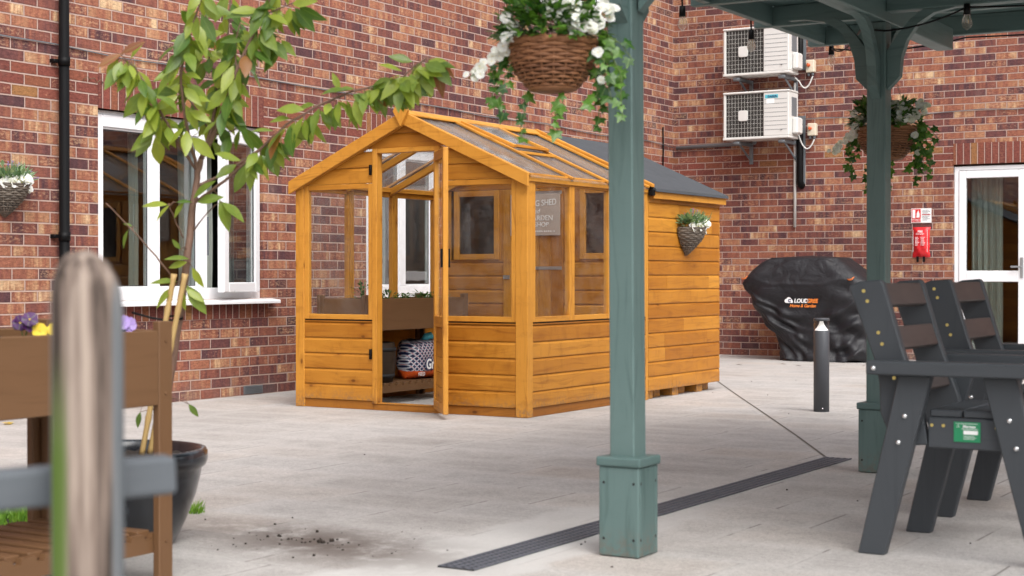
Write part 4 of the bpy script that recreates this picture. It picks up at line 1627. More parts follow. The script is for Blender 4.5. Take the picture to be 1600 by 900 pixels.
# rafters, capping battens, roof panes
RY = [YF - .015, 9.515, 10.055, YP - .06]
for s in (-1, 1):
    for k, y in enumerate(RY):
        mb = MB()
        xe = XM + s * .93
        mb.beam((XM + s * .012, y, roof(XM + s * .012, -.032)), (xe, y, roof(xe, -.032)), .036, .048)
        if k:
            xe = XM + s * .985
            mb.beam((XM + s * .03, y, roof(XM + s * .03, .019)), (xe, y, roof(xe, .019)), .034, .016)
        else:
            mb.beam((XM + s * .03, y - .02, roof(XM + s * .03, .019)), (XM + s * .985, y - .02, roof(XM + s * .985, .019)), .036, .014)
        mb.build('rafter', 'woodtrim', shed, .002)
    for a, b in zip(RY[:-1], RY[1:]):
        mb = MB()
        xa, xb = XM + s * .02, XM + s * .985
        mb.beam((xa, (a + b) / 2, roof(xa, .004)), (xb, (a + b) / 2, roof(xb, .004)), b - a - .004, .006)
        mb.build('roof_pane', 'rglass', shed)
mb = MB()
mb.box(XM - .016, XM + .016, YF - .046, YP - .04, RZ - .07, RZ + .006)
mb.prism([(-.05, -.004), (0, .028), (.05, -.004), (.05, .008), (0, .042), (-.05, .008)], lambda a, b, d: (XM + a, d, RZ + b), YF - .047, YP - .04)
mb.build('ridge', 'woodtrim', shed, .002)
# opening roof light
mb = MB()
ya, yb = RY[1] + .022, RY[2] - .022
xa, xb = XM + .06, XM + .50
L = .030
for y in (ya + .018, yb - .018):
    mb.beam((xa, y, roof(xa, L)), (xb, y, roof(xb, L + .012)), .036, .022)
for x in (xa + .016, xb - .016):
    mb.beam((x, ya + .036, roof(x, L + (.012 if x > xa + .1 else 0))), (x, yb - .036, roof(x, L + (.012 if x > xa + .1 else 0))), .032, .020)
vt = mb.build('roof_light', 'woodtrim', shed, .002)
mb = MB()
mb.beam((xa + .02, (ya + yb) / 2, roof(xa, L + .0)), (xb - .02, (ya + yb) / 2, roof(xb, L + .008)), yb - ya - .07, .005)
mb.build('pane', 'rglass', vt)
mb = MB()
xq = XM + .535
mb.beam((xq, RY[1] + .02, roof(xq, .016)), (xq, RY[2] - .02, roof(xq, .016)), .03, .018)
mb.build('roof_bar', 'woodtrim', shed, .002)

# store: cladding, bearers, felt roof
mb = MB()
clad(mb, fRight, K(YP + .004), K(YB), .066, 1.575, .1085, 1)
mb.build('store_cladding', 'wood', shed)
mb = MB()
clad(mb, fLeft, K(YP + .004), K(YB), .066, 1.575, .1085, 1)
mb.build('store_cladding', 'wood', shed)
mb = MB()
clad(mb, fBack, lambda z: max(XL - .015, rlo(z)), lambda z: min(XR + .015, rhi(z)), .066, 1.99, .1085, 1)
mb.build('store_cladding', 'wood', shed)
for k in range(6):
    y = YP + .10 + k * .225
    mb = MB()
    mb.box(XL + .03, XR - .02 - .05 * (k % 2), y - .055, y + .055, 0, .064)
    mb.build('bearer', 'wood', shed, .003)
mb = MB()
mb.box(XL + .02, XR - .01, YP + .02, YB - .01, .066, .082)
mb.build('store_floor', 'wood', shed)
mb = MB()
for s in (-1, 1):
    xe = XM + s * 1.012
    mb.prism([(XM, RZ + .024), (xe, roof(xe, .022)), (xe + s * .004, roof(xe, .0)), (XM, RZ + .002)], lambda a, b, d: (a, d, b), YP + .007, YB + .05)
mb.build('felt_roof', 'felt', shed)
for s in (-1, 1):
    mb = MB()
    x = XM + s * .995
    mb.box(min(x, x - s * .018), max(x, x - s * .018), YP + .01, YB + .045, roof(x, -.058), roof(x, -.006))
    mb.build('eave_fascia', 'woodtrim', shed, .002)
mb = MB()
mb.box(XR + .03, XR + .07, YP - .03, YP + .01, 1.52, 1.566)
mb.build('roof_catch', 'black_plastic', shed, .004)
mb = MB()
mb.tube([(XM, 11.05, RZ + .02), (XM, 11.05, RZ + .06)], .028, 10)
mb.build('ridge_cap', 'black_plastic', shed)

# partition between greenhouse and store, with door and two dark windows
PWL, PWR = (-6.96, -6.54), (-5.82, -5.43)
mb = MB()
clad(mb, fPart, K(-7.10), K(-6.505), .06, 1.05)
clad(mb, fPart, K(-5.965), K(-5.34), .06, 1.05)
clad(mb, fPart, lambda z: max(-7.10, rlo(z)), lambda z: min(-5.33, rhi(z)), 1.60, 1.985)
mb.box(-7.10, PWL[0] - .035, YP - .036, YP - .02, 1.05, 1.598)
mb.box(PWL[1] + .002, -6.505, YP - .036, YP - .02, 1.05, 1.598)
mb.box(-5.965, PWR[0] - .002, YP - .036, YP - .02, 1.05, 1.598)
mb.box(PWR[1] + .002, -5.34, YP - .036, YP - .02, 1.05, 1.598)
mb.build('partition', 'wood', shed)
for a, b in (PWL, PWR):
    glazing(fPart, a, b, 1.052, 1.596, .045, .0, .03, True, 'dark_glass')
mb = MB()
x = -6.503
for k in range(5):
    mb.box(x + .001, x + .1062, YP - .044 - .001 * (k % 2), YP - .022, .05, 1.597)
    x += .1072
pdoor = mb.build('store_door', 'wood', shed, .003)
for z in (.985, 1.565):
    mb = MB()
    mb.box(-6.22, -5.975, YP - .050, YP - .0455, z - .012, z + .012)
    mb.build('strap_hinge', 'zinc', pdoor, .001)
mb = MB()
mb.box(-6.497, -6.44, YP - .056, YP - .0455, .90, .93)
mb.build('bolt', 'zinc', pdoor, .002)
mb = MB()
mb.box(-5.405, -5.385, YF + .03, YF + .05, .93, .99)
mb.build('catch', 'zinc', shed)

# sign on the partition door, seen through the glazing
sg = thing('sign', 'taupe sign board lettered in white on the inner door of the potting shed', 'sign', (-6.20, YP - .05, 1.39))
mb = MB()
mb.box(-6.425, -5.985, YP - .062, YP - .051, 1.235, 1.555)
mb.build('board', 'sign_grey', sg, .002)
sy = YP - .0635
text('lettering', 'POTTING SHED', .066, 'white_ink', sg, (-6.205, sy, 1.480), (1, 0, .06), (0, 0, 1), 0, 'CENTER', .0006, .83, .0006)
text('lettering', 'and', .050, 'white_ink', sg, (-6.20, sy, 1.420), (1, 0, .06), (0, 0, 1), .3)
text('lettering', 'GARDEN', .055, 'white_ink', sg, (-6.155, sy, 1.368), (1, 0, 0), (0, 0, 1))
text('lettering', 'SHOP', .050, 'white_ink', sg, (-6.145, sy, 1.318), (1, 0, 0), (0, 0, 1))
mb = MB()
for k in range(22):
    a = -6.385 + k * .0165
    mb.box(a, a + (.011 if k % 5 else .004), sy - .0006, sy + .0006, 1.262, 1.273)
for a, b, c, d in ((-6.39, 1.345, -6.28, 1.31), (-6.37, 1.325, -6.31, 1.375), (-6.33, 1.33, -6.29, 1.365)):
    mb.beam((a, sy, b), (c, sy, d), .0012, .006, (0, 1, 0))
mb.build('line_drawing', 'white_ink', sg)


# ================================================================== raised planters on legs
def planter(label, x0, x1, y0, y1, zt=.79):
    t = thing('raised_planter', label, 'planter', ((x0 + x1) / 2, (y0 + y1) / 2, 0), 'tan raised planters on legs with a slatted shelf')
    pb, pt = .535, .762
    for x in (x0 + .012, x1 - .012):
        mb = MB()
        mb.box(x - .011, x + .011, y0 + .06, y1 - .06, pb, pt)
        mb.build('side_panel', 'tan_plastic', t, .003)
    for y in (y0 + .012, y1 - .012):
        mb = MB()
        mb.box(x0 + .06, x1 - .06, y - .011, y + .011, pb, pt)
        mb.build('end_panel', 'tan_plastic', t, .003)
    for x, sx in ((x0, 1), (x1, -1)):
        for y, sy in ((y0, 1), (y1, -1)):
            mb = MB()
            xa, xb = sorted((x, x + sx * .026))
            ya, yb = sorted((y, y + sy * .059))
            mb.box(xa, xb, ya, yb, 0.0, zt)
            xa, xb = sorted((x + sx * .0265, x + sx * .059))
            ya, yb = sorted((y, y + sy * .026))
            mb.box(xa, xb, ya, yb, 0.0, zt - .001)
            lg = mb.build('leg', 'tan_plastic', t, .003)
            mb = MB()
            for z in (.12, .57, .73):
                fx = x - sx * .002
                mb.tube([(fx - sx * .001, y + sy * .03, z), (fx + sx * .003, y + sy * .03, z)], .005, 8)
            mb.build('screw', 'tan_plastic', lg)
    mb = MB()
    mb.box(x0 + .025, x1 - .025, y0 + .025, y1 - .025, pb + .002, pb + .02)
    mb.build('tray_base', 'tan_plastic', t)
    mb = MB()
    mb.grid(lambda i, j: (x0 + .024 + (x1 - x0 - .048) * i / 14, y0 + .024 + (y1 - y0 - .048) * j / 30, .728 + .012 * sin(i * 2.1 + j * 1.3) + rnd(-.006, .006)), 15, 31)
    mb.build('soil', 'soil', t)
    # shelf: notched bearers carrying cross slats
    for x, sx in ((x0 + .027, 1), (x1 - .027, -1)):
        mb = MB()
        pts = [(y0 + .03, .085), (y1 - .03, .085), (y1 - .03, .145)]
        y = y1 - .06
        while y > y0 + .06:
            pts += [(y, .145), (y - .006, .128), (y - .030, .128), (y - .036, .145)]
            y -= .085
        pts += [(y0 + .03, .145)]
        xa, xb = sorted((x, x + sx * .022))
        mb.prism(pts, lambda a, b, d: (d, a, b), xa, xb)
        mb.build('shelf_bearer', 'tan_plastic', t, .0)
    y = y1 - .075
    while y > y0 + .07:
        mb = MB()
        mb.box(x0 + .05, x1 - .05, y - .027, y + .027, .130, .152)
        mb.build('shelf_slat', 'tan_plastic', t, .003)
        y -= .085
    return t


planter('tan raised planter with pansies standing in the left foreground', -3.99, -3.415, 2.36, 3.665)
planter('tan raised planter with seedlings standing inside the potting shed', -7.115, -6.655, 9.12, 10.42)


def pansy(label, x, y, z, mats, n, group='pansies in the raised planter', lean=(1.0, -.2)):
    t = thing('pansy', label, 'flower', (x, y, z), group)
    lv = MB()
    for i in range(16):
        a = rnd(0, 6.28)
        lv.leaf((x + rnd(-.02, .02), y + rnd(-.02, .02), z), (cos(a), sin(a), rnd(.1, .9)), (0, 0, 1), rnd(.03, .055), .022, rnd(.1, .5))
    lv.build('leaves', 'ivy', t)
    for k in range(n):
        px, py, pz = x + rnd(-.03, .03), y + rnd(-.03, .03), z + .045 + rnd(0, .02)
        st = MB()
        st.tube([(x, y, z), (px, py, pz)], .0018, 5)
        st.build('stem', 'stem', t)
        fl = MB()
        fl.flower((px, py, pz), (lean[0] + rnd(-.3, .3), lean[1] + rnd(-.9, .1), .5), .024, 0, 1)
        fl.build('bloom', [mats[k % len(mats)], 'yellow'], t)
    return t


pansy('dark purple pansy blooming at the near left of the raised planter', -3.65, 3.29, .735, ['purple'], 5)
pansy('yellow pansy blooming beside the dark purple one in the raised planter', -3.585, 3.325, .715, ['yellow'], 2)
pansy('lilac pansy blooming near the corner leg of the raised planter', -3.50, 3.535, .735, ['lilac', 'lilac', 'purple'], 4)
tw = MB()
tw.tube([(-3.50, 3.53, .735), (-3.515, 3.53, .79), (-3.55, 3.51, .84), (-3.59, 3.50, .875)], .0025, 5)
for k in range(6):
    tw.leaf((-3.515 + rnd(-.01, .02), 3.53 + rnd(-.02, .02), .765 + k * .008), (rnd(-1, 1), rnd(-1, 1), .4), (0, 0, 1), .03, .013, .2, 1)
tag(tw.build('seedling', ['twig', 'bronze_leaf']), 'thin brown leaved seedling leaning by the corner leg of the raised planter', 'seedling')
for k, (y, h) in enumerate(((9.32, .13), (9.62, .07), (9.86, .05), (10.10, .06), (10.28, .05))):
    lab = ['feathery tall green seedling at the front end of the shed planter', 'green seedling second from the front in the shed planter', 'low green seedling midway along the shed planter',
           'bushy green seedling behind the middle of the shed planter', 'green seedling at the back end of the shed planter'][k]
    sd = MB()
    for i in range(46):
        a = rnd(0, 6.28)
        r = rnd(0, .09)
        sd.leaf((-6.85 + r * cos(a), y + r * sin(a), .735 + rnd(0, h)), (cos(a), sin(a), rnd(.2, 1.2)), (0, 0, 1), rnd(.03, .055), .018, rnd(0, .5))
    for i in range(5):
        a = rnd(0, 6.28)
        sd.tube([(-6.85, y, .73), (-6.85 + .03 * cos(a), y + .03 * sin(a), .735 + h * 1.2)], .002, 5)
    tag(sd.build('seedling', 'ivy'), lab, 'seedling', 'seedlings in the shed planter')

# compost bag and barrel tub on the shelf of the shed planter
bg_ = thing('compost_bag', 'navy and white lattice patterned compost bag with orange foot inside the shed', 'bag', (-6.84, 10.03, .153))


def bagp(i, j):
    a = 2 * pi * i / 40
    v = j / 20
    w = .215 * (1 - .15 * v + .12 * sin(pi * v))
    d = .115 * (max(.0, 1 - (2 * v - 1) ** 6) ** .5) + .005
    ca, sa = cos(a), sin(a)
    yy = (abs(sa) ** .7) * (1 if sa > 0 else -1) * w
    xx = (abs(ca) ** .8) * (1 if ca > 0 else -1) * d
    wr = .008 * sin(6 * a + 9 * v) + .006 * sin(13 * v + 3 * a)
    return (-6.84 + xx + wr, 10.03 + yy, .155 + .29 * v + .012 * sin(2 * a) * v)


mb = MB()
mb.grid(bagp, 40, 21, closed=True)
bgm = mb.build('bag_body', 'bag', bg_)
text('lettering', 'Gro', .105, 'navy_ink', bgm, (-6.702, 9.985, .262), (0, 1, 0), (0, 0, 1), .1, 'CENTER', .0008, .9, .012)
text('lettering', 'Gro', .105, 'white_ink', bgm, (-6.699, 9.985, .262), (0, 1, 0), (0, 0, 1), .1, 'CENTER', .0008, .9, .003)
text('lettering', 'FEED', .04, 'white_ink', bgm, (-6.715, 9.87, .192), (0, 1, 0), (0, 0, 1))
mb = MB()
mb.tube([(-6.84, 10.04, .43), (-6.80, 10.06, .465), (-6.78, 10.08, .475), (-6.77, 10.10, .455)], [.012, .03, .028, .014], 10)
mb.build('bag_neck', 'cyan_ink', bg_)
tb = thing('barrel_tub', 'dark wooden half barrel tub on the shelf beside the compost bag', 'tub', (-6.87, 9.46, .153))
mb = MB()
mb.lathe([(0, .0), (.145, 0), (.165, .08), (.172, .16), (.168, .24), (.160, .29), (.148, .29), (.150, .2), (0, .2)], 28, (-6.87, 9.46, .153))
mb.build('staves', 'barrel', tb)
for z, r in ((.05, .160), (.24, .1705)):
    mb = MB()
    mb.lathe([(r, -.012), (r + .004, -.012), (r + .004, .012), (r, .012)], 28, (-6.87, 9.46, .153 + z))
    mb.build('hoop', 'drain_dark', tb)


# ================================================================== pergola
pg = thing('pergola', 'sage green timber pergola with boxed post feet and curved braces over the dining area', 'pergola', (-1.0, 6.0, 0))
PX, PY1, PY2 = -2.41, 4.765, 7.375


def post(x, y, lean=(0, 0)):
    mb = MB()
    mb.beam((x, y, .0), (x + lean[0], y + lean[1], 2.12), .09, .09, (0, 1, 0))
    p = mb.build('post', 'green', pg, .004)
    mb = MB()
    h = .073
    for (a, b, c, d) in ((-h, h, -h, -h + .018), (-h, h, h - .018, h), (-h, -h + .018, -h + .0185, h - .0185), (h - .018, h, -h + .0185, h - .0185)):
        mb.box(x + a, x + b, y + c, y + d, .003, .298)
    mb.build('plinth', 'green', p, .003)
    mb = MB()
    mb.box(x - h - .008, x + h + .008, y - h - .008, y + h + .008, .2985, .330)
    mb.build('plinth_cap', 'green', p, .006, False, 2)
    mb = MB()
    for z in (.06, .245):
        for a in (-.055, .055):
            mb.tube([(x + a, y - h - .0005, z), (x + a, y - h + .004, z)], .005, 7)
            mb.tube([(x + h - .004, y + a, z), (x + h + .0005, y + a, z)], .005, 7)
    mb.build('screw', 'drain_dark', p)
    return p


post(PX, PY1, (-.012, -.006))
post(PX, PY2)
post(-.75, PY1)
post(-.75, PY2)
for x in (PX, -.75):
    mb = MB()
    mb.box(x - .045, x + .045, 3.55, 8.47, 2.122, 2.236)
    mb.build('beam', 'green', pg, .004)
for y in (PY1, PY2):
    mb = MB()
    mb.box(PX + .046, -.75 - .046, y - .04, y + .04, 2.165, 2.235)
    mb.build('tie_beam', 'green', pg, .004)
BR = [(0, 1.80), (.06, 1.86), (.068, 1.95), (.095, 2.03), (.145, 2.10), (.22, 2.145), (.32, 2.163), (.40, 2.164), (.17, 2.1642), (.11, 2.125), (.05, 2.055), (0, 1.985)]
for x, sides in ((PX, (1,)), (-.75, (-1,))):
    for y in (PY1, PY2):
        for s in (-1, 1):
            mb = MB()
            mb.prism([(p[0], p[1] - .044) for p in BR], lambda a, b, d: (x + d, y + s * (.0455 + a), b), -.022, .022)
            mb.build('brace', 'green', pg, .003)
        for s in sides:
            mb = MB()
            mb.prism(BR, lambda a, b, d: (x + s * (.0455 + a), y + d, b), -.022, .022)
            mb.build('brace', 'green', pg, .003)
        s = -sides[0]
        mb = MB()
        mb.prism(BR, lambda a, b, d: (x + s * (.0455 + a), y + d, b), -.022, .022)
        mb.build('brace', 'green', pg, .003)
for k in range(7):
    y = 3.95 + .8 * k
    mb = MB()
    mb.prism([(-3.27, 2.238), (.05, 2.238), (.05, 2.342), (-3.27, 2.342)], lambda a, b, d: (a, d, b), y - .024, y + .024)
    mb.build('rafter', 'green', pg, .003)
mb = MB()
y = 4.40
while y < 8.88:
    mb.box(-3.16, .02, y, min(y + .141, 8.88), 2.3435, 2.362)
    y += .1425
mb.build('roof_boards', 'green', pg)
for k in range(6):
    y = 3.95 + .8 * k
    mb = MB()
    mb.box(-3.20, -3.162, y + .026, y + .774, 2.243, 2.40)
    mb.build('fascia', 'green', pg, .003)
for a, b in ((8.882, 8.912),):
    mb = MB()
    mb.box(-3.25, .07, a, b, 2.262, 2.40)
    mb.build('fascia', 'green', pg, .003)

fs_ = thing('festoon_lights', 'black cable of clear festoon bulbs strung along the pergola eave', 'string lights', (-3.25, 7.9, 2.2))
mb = MB()
B1, B2, B3, B4 = (-3.30, 7.10, 2.222), (-3.285, 7.93, 2.215), (-3.20, 8.925, 2.245), (-1.98, 7.315, 2.15)
mb.tube([(-3.215, 6.0, 2.40), (-3.215, 8.0, 2.405), (-3.215, 8.86, 2.40)], .0045, 6)
for q in (B1, B2):
    mb.tube([(-3.215, q[1], 2.40), (-3.275, q[1], 2.36), (q[0] - .004, q[1], 2.30), (q[0], q[1], q[2] + .01)], .0045, 6)
mb.tube([(-3.215, 8.86, 2.40), (-3.215, 8.93, 2.33), B3] + hang(B3, (-2.42, 8.92, 2.25), .035)[1:] + hang((-2.42, 8.92, 2.25), (0.0, 8.92, 2.25), .02)[1:], .0045, 6)
mb.tube(hang(B3, (-2.50, 7.38, 2.10), .05) + hang((-2.36, 7.30, 2.07), B4, .02), .0045, 6)
mb.tube(hang(B4, (-1.0, 7.315, 2.15), .02), .0045, 6)
mb.build('cable', 'black_plastic', fs_)
for B in (B1, B2, B3, B4):
    mb = MB()
    mb.tube([(B[0], B[1], B[2] + .015), (B[0], B[1], B[2] - .035)], [.014, .017], 12)
    hd = mb.build('bulb_holder', 'black_plastic', fs_)
    mb = MB()
    mb.lathe([(.012, -.035), (.016, -.045), (.022, -.062), (.0235, -.078), (.018, -.092), (.006, -.101), (0, -.106)], 16, B)
    mb.build('bulb', 'bulb_glass', hd)
    mb = MB()
    mb.tube([(B[0] - .004, B[1], B[2] - .035), (B[0] - .006, B[1], B[2] - .07), (B[0] + .006, B[1], B[2] - .075), (B[0] + .004, B[1], B[2] - .035)], .0012, 5)
    mb.build('filament', 'brass', hd)


# ================================================================== hanging baskets
def woven(mb, rf, z0, z1, rows, stakes, amp, tr, a0=0, a1=2 * pi, ry=1.0, steps=3, cx=0.0):
    """woven rods round upright stakes; rf(t) radius, t 0 at z0"""
    full = abs(a1 - a0 - 2 * pi) < 1e-6
    n = stakes * steps
    for k in range(rows):
        t = (k + .5) / rows
        z = z0 + (z1 - z0) * t
        pts = []
        for i in range(n if full else n + 1):
            a = a0 + (a1 - a0) * i / n
            r = rf(t) + amp * cos(pi * i / steps + pi * k)
            pts.append((cx + r * cos(a), r * sin(a) * ry, z + rnd(-.0012, .0012)))
        mb.tube(pts, tr * rnd(.85, 1.15), 6, 0, True, True, full)
    for i in range(stakes + (0 if full else 1)):
        a = a0 + (a1 - a0) * i / stakes
        mb.tube([(cx + rf(t) * cos(a), rf(t) * sin(a) * ry, z0 + (z1 - z0) * t) for t in (0, .25, .5, .75, 1)], tr * .8, 5)


HB = thing('hanging_basket', 'brown wicker hanging basket of white flowers and trailing ivy before the nearest pergola post', 'hanging basket', (-2.505, 4.42, 1.662), 'hanging baskets on the pergola', radians(31))
mb = MB()
rf = lambda t: .136 * (1 - .46 * t ** 2.6)
woven(mb, rf, 0.0, -.140, 13, 20, .0046, .0056)
for k in range(9):
    rr = .074 * (1 - k / 9)
    mb.tube([(rr * cos(2 * pi * i / 30), rr * sin(2 * pi * i / 30), -.142 - .010 * (k / 9) ** .5) for i in range(30)], .0052, 6, 0, True, True, True)
ring = [(.137 * cos(2 * pi * i / 48), .137 * sin(2 * pi * i / 48), .003 + .003 * sin(i * 2.1)) for i in range(48)]
mb.tube(ring, .010, 7, 0, True, True, True)
mb.build('basket', 'wicker', HB, 0, True)
mb = MB()
mb.lathe([(.126, -.01), (.116, -.07), (.068, -.138), (0, -.140)], 28)
mb.lathe([(.128, -.008), (.06, .02), (0, .03)], 28)
mb.build('liner', 'soil', HB, 0, True)
hgt = 2.12 - 1.662
mb = MB()
for a in (pi / 2, pi / 2 + 2 * pi / 3, pi / 2 + 4 * pi / 3):
    A, Bq = Vector((.13 * cos(a), .13 * sin(a), 0)), Vector((0, 0, hgt - .07))
    n = 26
    for i in range(n):
        p, q = A.lerp(Bq, i / n), A.lerp(Bq, (i + 1.35) / n)
        s = Vector((.0035, 0, 0)) if i % 2 else Vector((0, .0035, 0))
        mb.tube([tuple(p + s), tuple(q + s)], .0011, 4)
        mb.tube([tuple(p - s), tuple(q - s)], .0011, 4)
mb.tube([(0, 0, hgt - .075), (0, 0, hgt - .03), (.012, 0, hgt - .01), (0, 0, hgt + .004)], .0025, 6)
mb.build('chain', 'steel_grey', HB, 0, True)
# foliage: px offsets from the rim centre, lateral and up, 0.00204 m each
S = .00204
ivm, pem, stm = MB(), MB(), MB()
for i in range(640):
    a, e = rnd(0, 6.28), rnd(0, 1.25)
    R = rnd(.10, .185)
    p = Vector((R * cos(a) * cos(e * .8), R * sin(a) * cos(e * .8), R * sin(e) * .82 + .005))
    if p.x > .02 and p.z > .07 and random.random() < .5:
        continue
    d = (p + Vector((rnd(-.08, .08), rnd(-.08, .08), rnd(-.05, .09)))).normalized()
    if random.random() < .30:
        ivm.lobed(p, d - Vector((0, 0, .3)), p + Vector((0, 0, .12)), rnd(.03, .05))
    else:
        ivm.leaf(p, d, (0, 0, 1), rnd(.026, .050), rnd(.013, .024), rnd(0, .6))
TR = [([(-66, -17), (-84, -52), (-101, -102)], .02), ([(-60, -22), (-82, -80), (-71, -118)], -.03), ([(-44, -72), (-44, -98), (-51, -150)], .0),
      ([(14, -74), (16, -97), (6, -112), (4, -143)], -.05), ([(62, -30), (69, -72), (59, -98), (36, -104)], -.07), ([(69, -22), (79, -72), (74, -102), (64, -137)], -.04),
      ([(79, 8), (99, -42), (104, -82), (102, -127)], -.12), ([(74, 18), (109, -12), (119, -34)], -.10), ([(70, -10), (84, -60), (86, -95)], -.1), ([(60, -5), (76, -34), (80, -60)], -.12),
      ([(-70, 0), (-92, -30), (-93, -60)], .04), ([(72, 0), (92, -22), (96, -60), (108, -90)], -.09)]


def along(poly, s):
    L = [math.hypot(b[0] - a[0], b[1] - a[1]) for a, b in zip(poly[:-1], poly[1:])]
    d = s * sum(L)
    for l, a, b in zip(L, poly[:-1], poly[1:]):
        if d <= l or (a, b) == (poly[-2], poly[-1]):
            t = min(1, d / l)
            return a[0] + (b[0] - a[0]) * t, a[1] + (b[1] - a[1]) * t
        d -= l


for poly, dep in TR:
    tot = sum(math.hypot(b[0] - a[0], b[1] - a[1]) for a, b in zip(poly[:-1], poly[1:]))
    pts = []
    for i in range(13):
        x, z = along(poly, i / 12)
        pts.append((x * S + .004 * sin(i * 1.3), dep * min(1, .4 + i / 12) + .006 * sin(i * .9 + dep * 50), z * S))
    stm.tube(pts, .0016, 5)
    n = max(5, int(tot / 12))
    for i in range(n):
        s = (i + .6) / n
        k = int(s * 12)
        p = Vector(pts[k]) + Vector((rnd(-.012, .012), rnd(-.012, .012), rnd(-.006, .006)))
        ivm.lobed(p, (rnd(-1, 1), rnd(-.8, .2), rnd(-1.0, -.1)), (rnd(-.3, .3), -1, rnd(.1, .9)), rnd(.026, .046))
for (x, z, n, dp) in ((2, 50, 7, -.06), (24, 55, 7, -.05), (14, 38, 8, -.09), (26, 44, 6, -.10), (36, 22, 8, -.12), (52, 18, 8, -.11), (66, 30, 5, -.08), (86, 52, 4, -.04), (80, 42, 4, -.06), (-64, 32, 3, -.05), (4, 62, 4, -.02),
                      (-68, 0, 3, -.07), (-74, -12, 3, -.05), (76, -28, 2, -.11), (76, -62, 2, -.08), (20, 8, 2, -.14), (44, 44, 4, -.06)):
    for i in range(n):
        p = Vector((x * S + rnd(-.022, .022), dp + rnd(-.02, .02), z * S + rnd(-.018, .022)))
        pem.flower(p, (rnd(-.5, .5), -1, rnd(-.1, .9)), rnd(.013, .020), 0, 1)
        stm.tube([tuple(p), tuple(p * .55)], .001, 4)
wt = [(-66, 2), (-92, -22), (-118, -46), (-132, -55)]
pts = [(along(wt, i / 10)[0] * S, -.03, along(wt, i / 10)[1] * S) for i in range(11)]
stm.tube(pts, .0014, 5)
for s in (.30, .38, .50, .62, .68, .76, .84, .92, 1.0):
    x, z = along(wt, s)
    for i in range(2 if s < .8 else 1):
        pem.flower((x * S + rnd(-.012, .012), -.035 + rnd(-.01, .01), z * S + rnd(-.014, .014)), (rnd(-.6, .6), -1, rnd(-.4, .5)), rnd(.011, .017), 0, 1)
ivm.build('foliage', 'ivy', HB, 0, True)
pem.build('blossom', ['petal', 'yellow'], HB, 0, True)
stm.build('stems', 'stem', HB, 0, True)
dup(HB, (-2.45, 7.62, 1.640), 'hanging basket of white flowers and ivy half hidden behind the farther pergola post', radians(14))

# ---------------------------------------------------------------- wall baskets (half cones)
WB = thing('wall_basket', 'dark wicker wall basket of white flowers fixed to the brick wall at the left edge', 'wall basket', (WX + .004, 7.17, 1.512), 'half cone wall baskets')
rf2 = lambda t: .150 * max(.04, (1 - t ** 1.75))
mb = MB()
woven(mb, rf2, 0, -.205, 14, 12, .0035, .0082, -pi / 2, pi / 2, 1.0, 3, .006)
mb.tube([(.006 + .153 * cos(a), .153 * sin(a), .002) for a in [(-pi / 2 + pi * i / 24) for i in range(25)]], .008, 6)
mb.tube([(.008, .150 * (1 - 2 * i / 12), .0) for i in range(13)], .008, 6)
mb.build('basket', 'dark_wicker', WB, 0, True)
mb = MB()
mb.lathe([(.130, 0), (.122, -.06), (.090, -.125), (.04, -.175), (.0, -.19)], 16, (.006, 0, -.003), 0, -pi / 2, pi / 2)
mb.build('liner', 'drain_dark', WB, 0, True)
sgm, ptm, lvm = MB(), MB(), MB()
for i in range(270):
    a = rnd(-pi / 2, pi / 2)
    r = rnd(0, .12)
    p = Vector((.015 + r * cos(a), r * sin(a), rnd(0, .035)))
    d = Vector((cos(a) * rnd(.2, 1), sin(a) * rnd(.2, 1.1), rnd(.3, 1.3)))
    if random.random() < .5:
        q = p + d.normalized() * rnd(.03, .09)
        sgm.leaf(q, d, (0, 0, 1), rnd(.025, .05), rnd(.018, .032), rnd(0, .5))
    else:
        sgm.leaf(p + d.normalized() * .02, d, (1, 0, .5), rnd(.06, .13), rnd(.006, .012), rnd(.1, .5))
for (y, z, x, n) in ((-.085, .022, .10, 5), (-.045, .015, .135, 4), (.03, .02, .15, 6), (.07, .035, .13, 5), (.095, -.005, .12, 3), (-.01, .05, .10, 3), (.12, .03, .09, 3)):
    for k in range(n):
        ptm.flower((x + rnd(-.015, .015), y + rnd(-.025, .025), z + rnd(-.018, .025)), (1, rnd(-.7, .3), rnd(0, .7)), rnd(.024, .035), 0, 1)
for (y, z, x) in ((-.13, .11, .05), (.16, .09, .09), (.20, .05, .10), (.02, .15, .06), (.06, .14, .08), (-.04, .14, .09)):
    p0, p1 = Vector((.04, y * .3, .02)), Vector((x, y, z))
    sgm.tube([tuple(p0), tuple(p0.lerp(p1, .5) + Vector((0, 0, .02))), tuple(p1)], .0014, 4)
    lvm = MB()
    for k in range(9):
        q = p0.lerp(p1, .72 + .035 * k)
        lvm.leaf(q, (rnd(-.5, .5), rnd(-.5, .5), rnd(.2, 1)), (1, 0, 0), .013, .006, .2)
    lvm.build('lavender_spike', 'lilac', WB, 0, True)
sgm.build('foliage', 'sage', WB, 0, True)
ptm.build('blossom', ['petal', 'yellow'], WB, 0, True)
dup(WB, (XR + .02, 11.375, 1.292), 'dark wicker wall basket of white flowers fixed to the side of the potting shed')

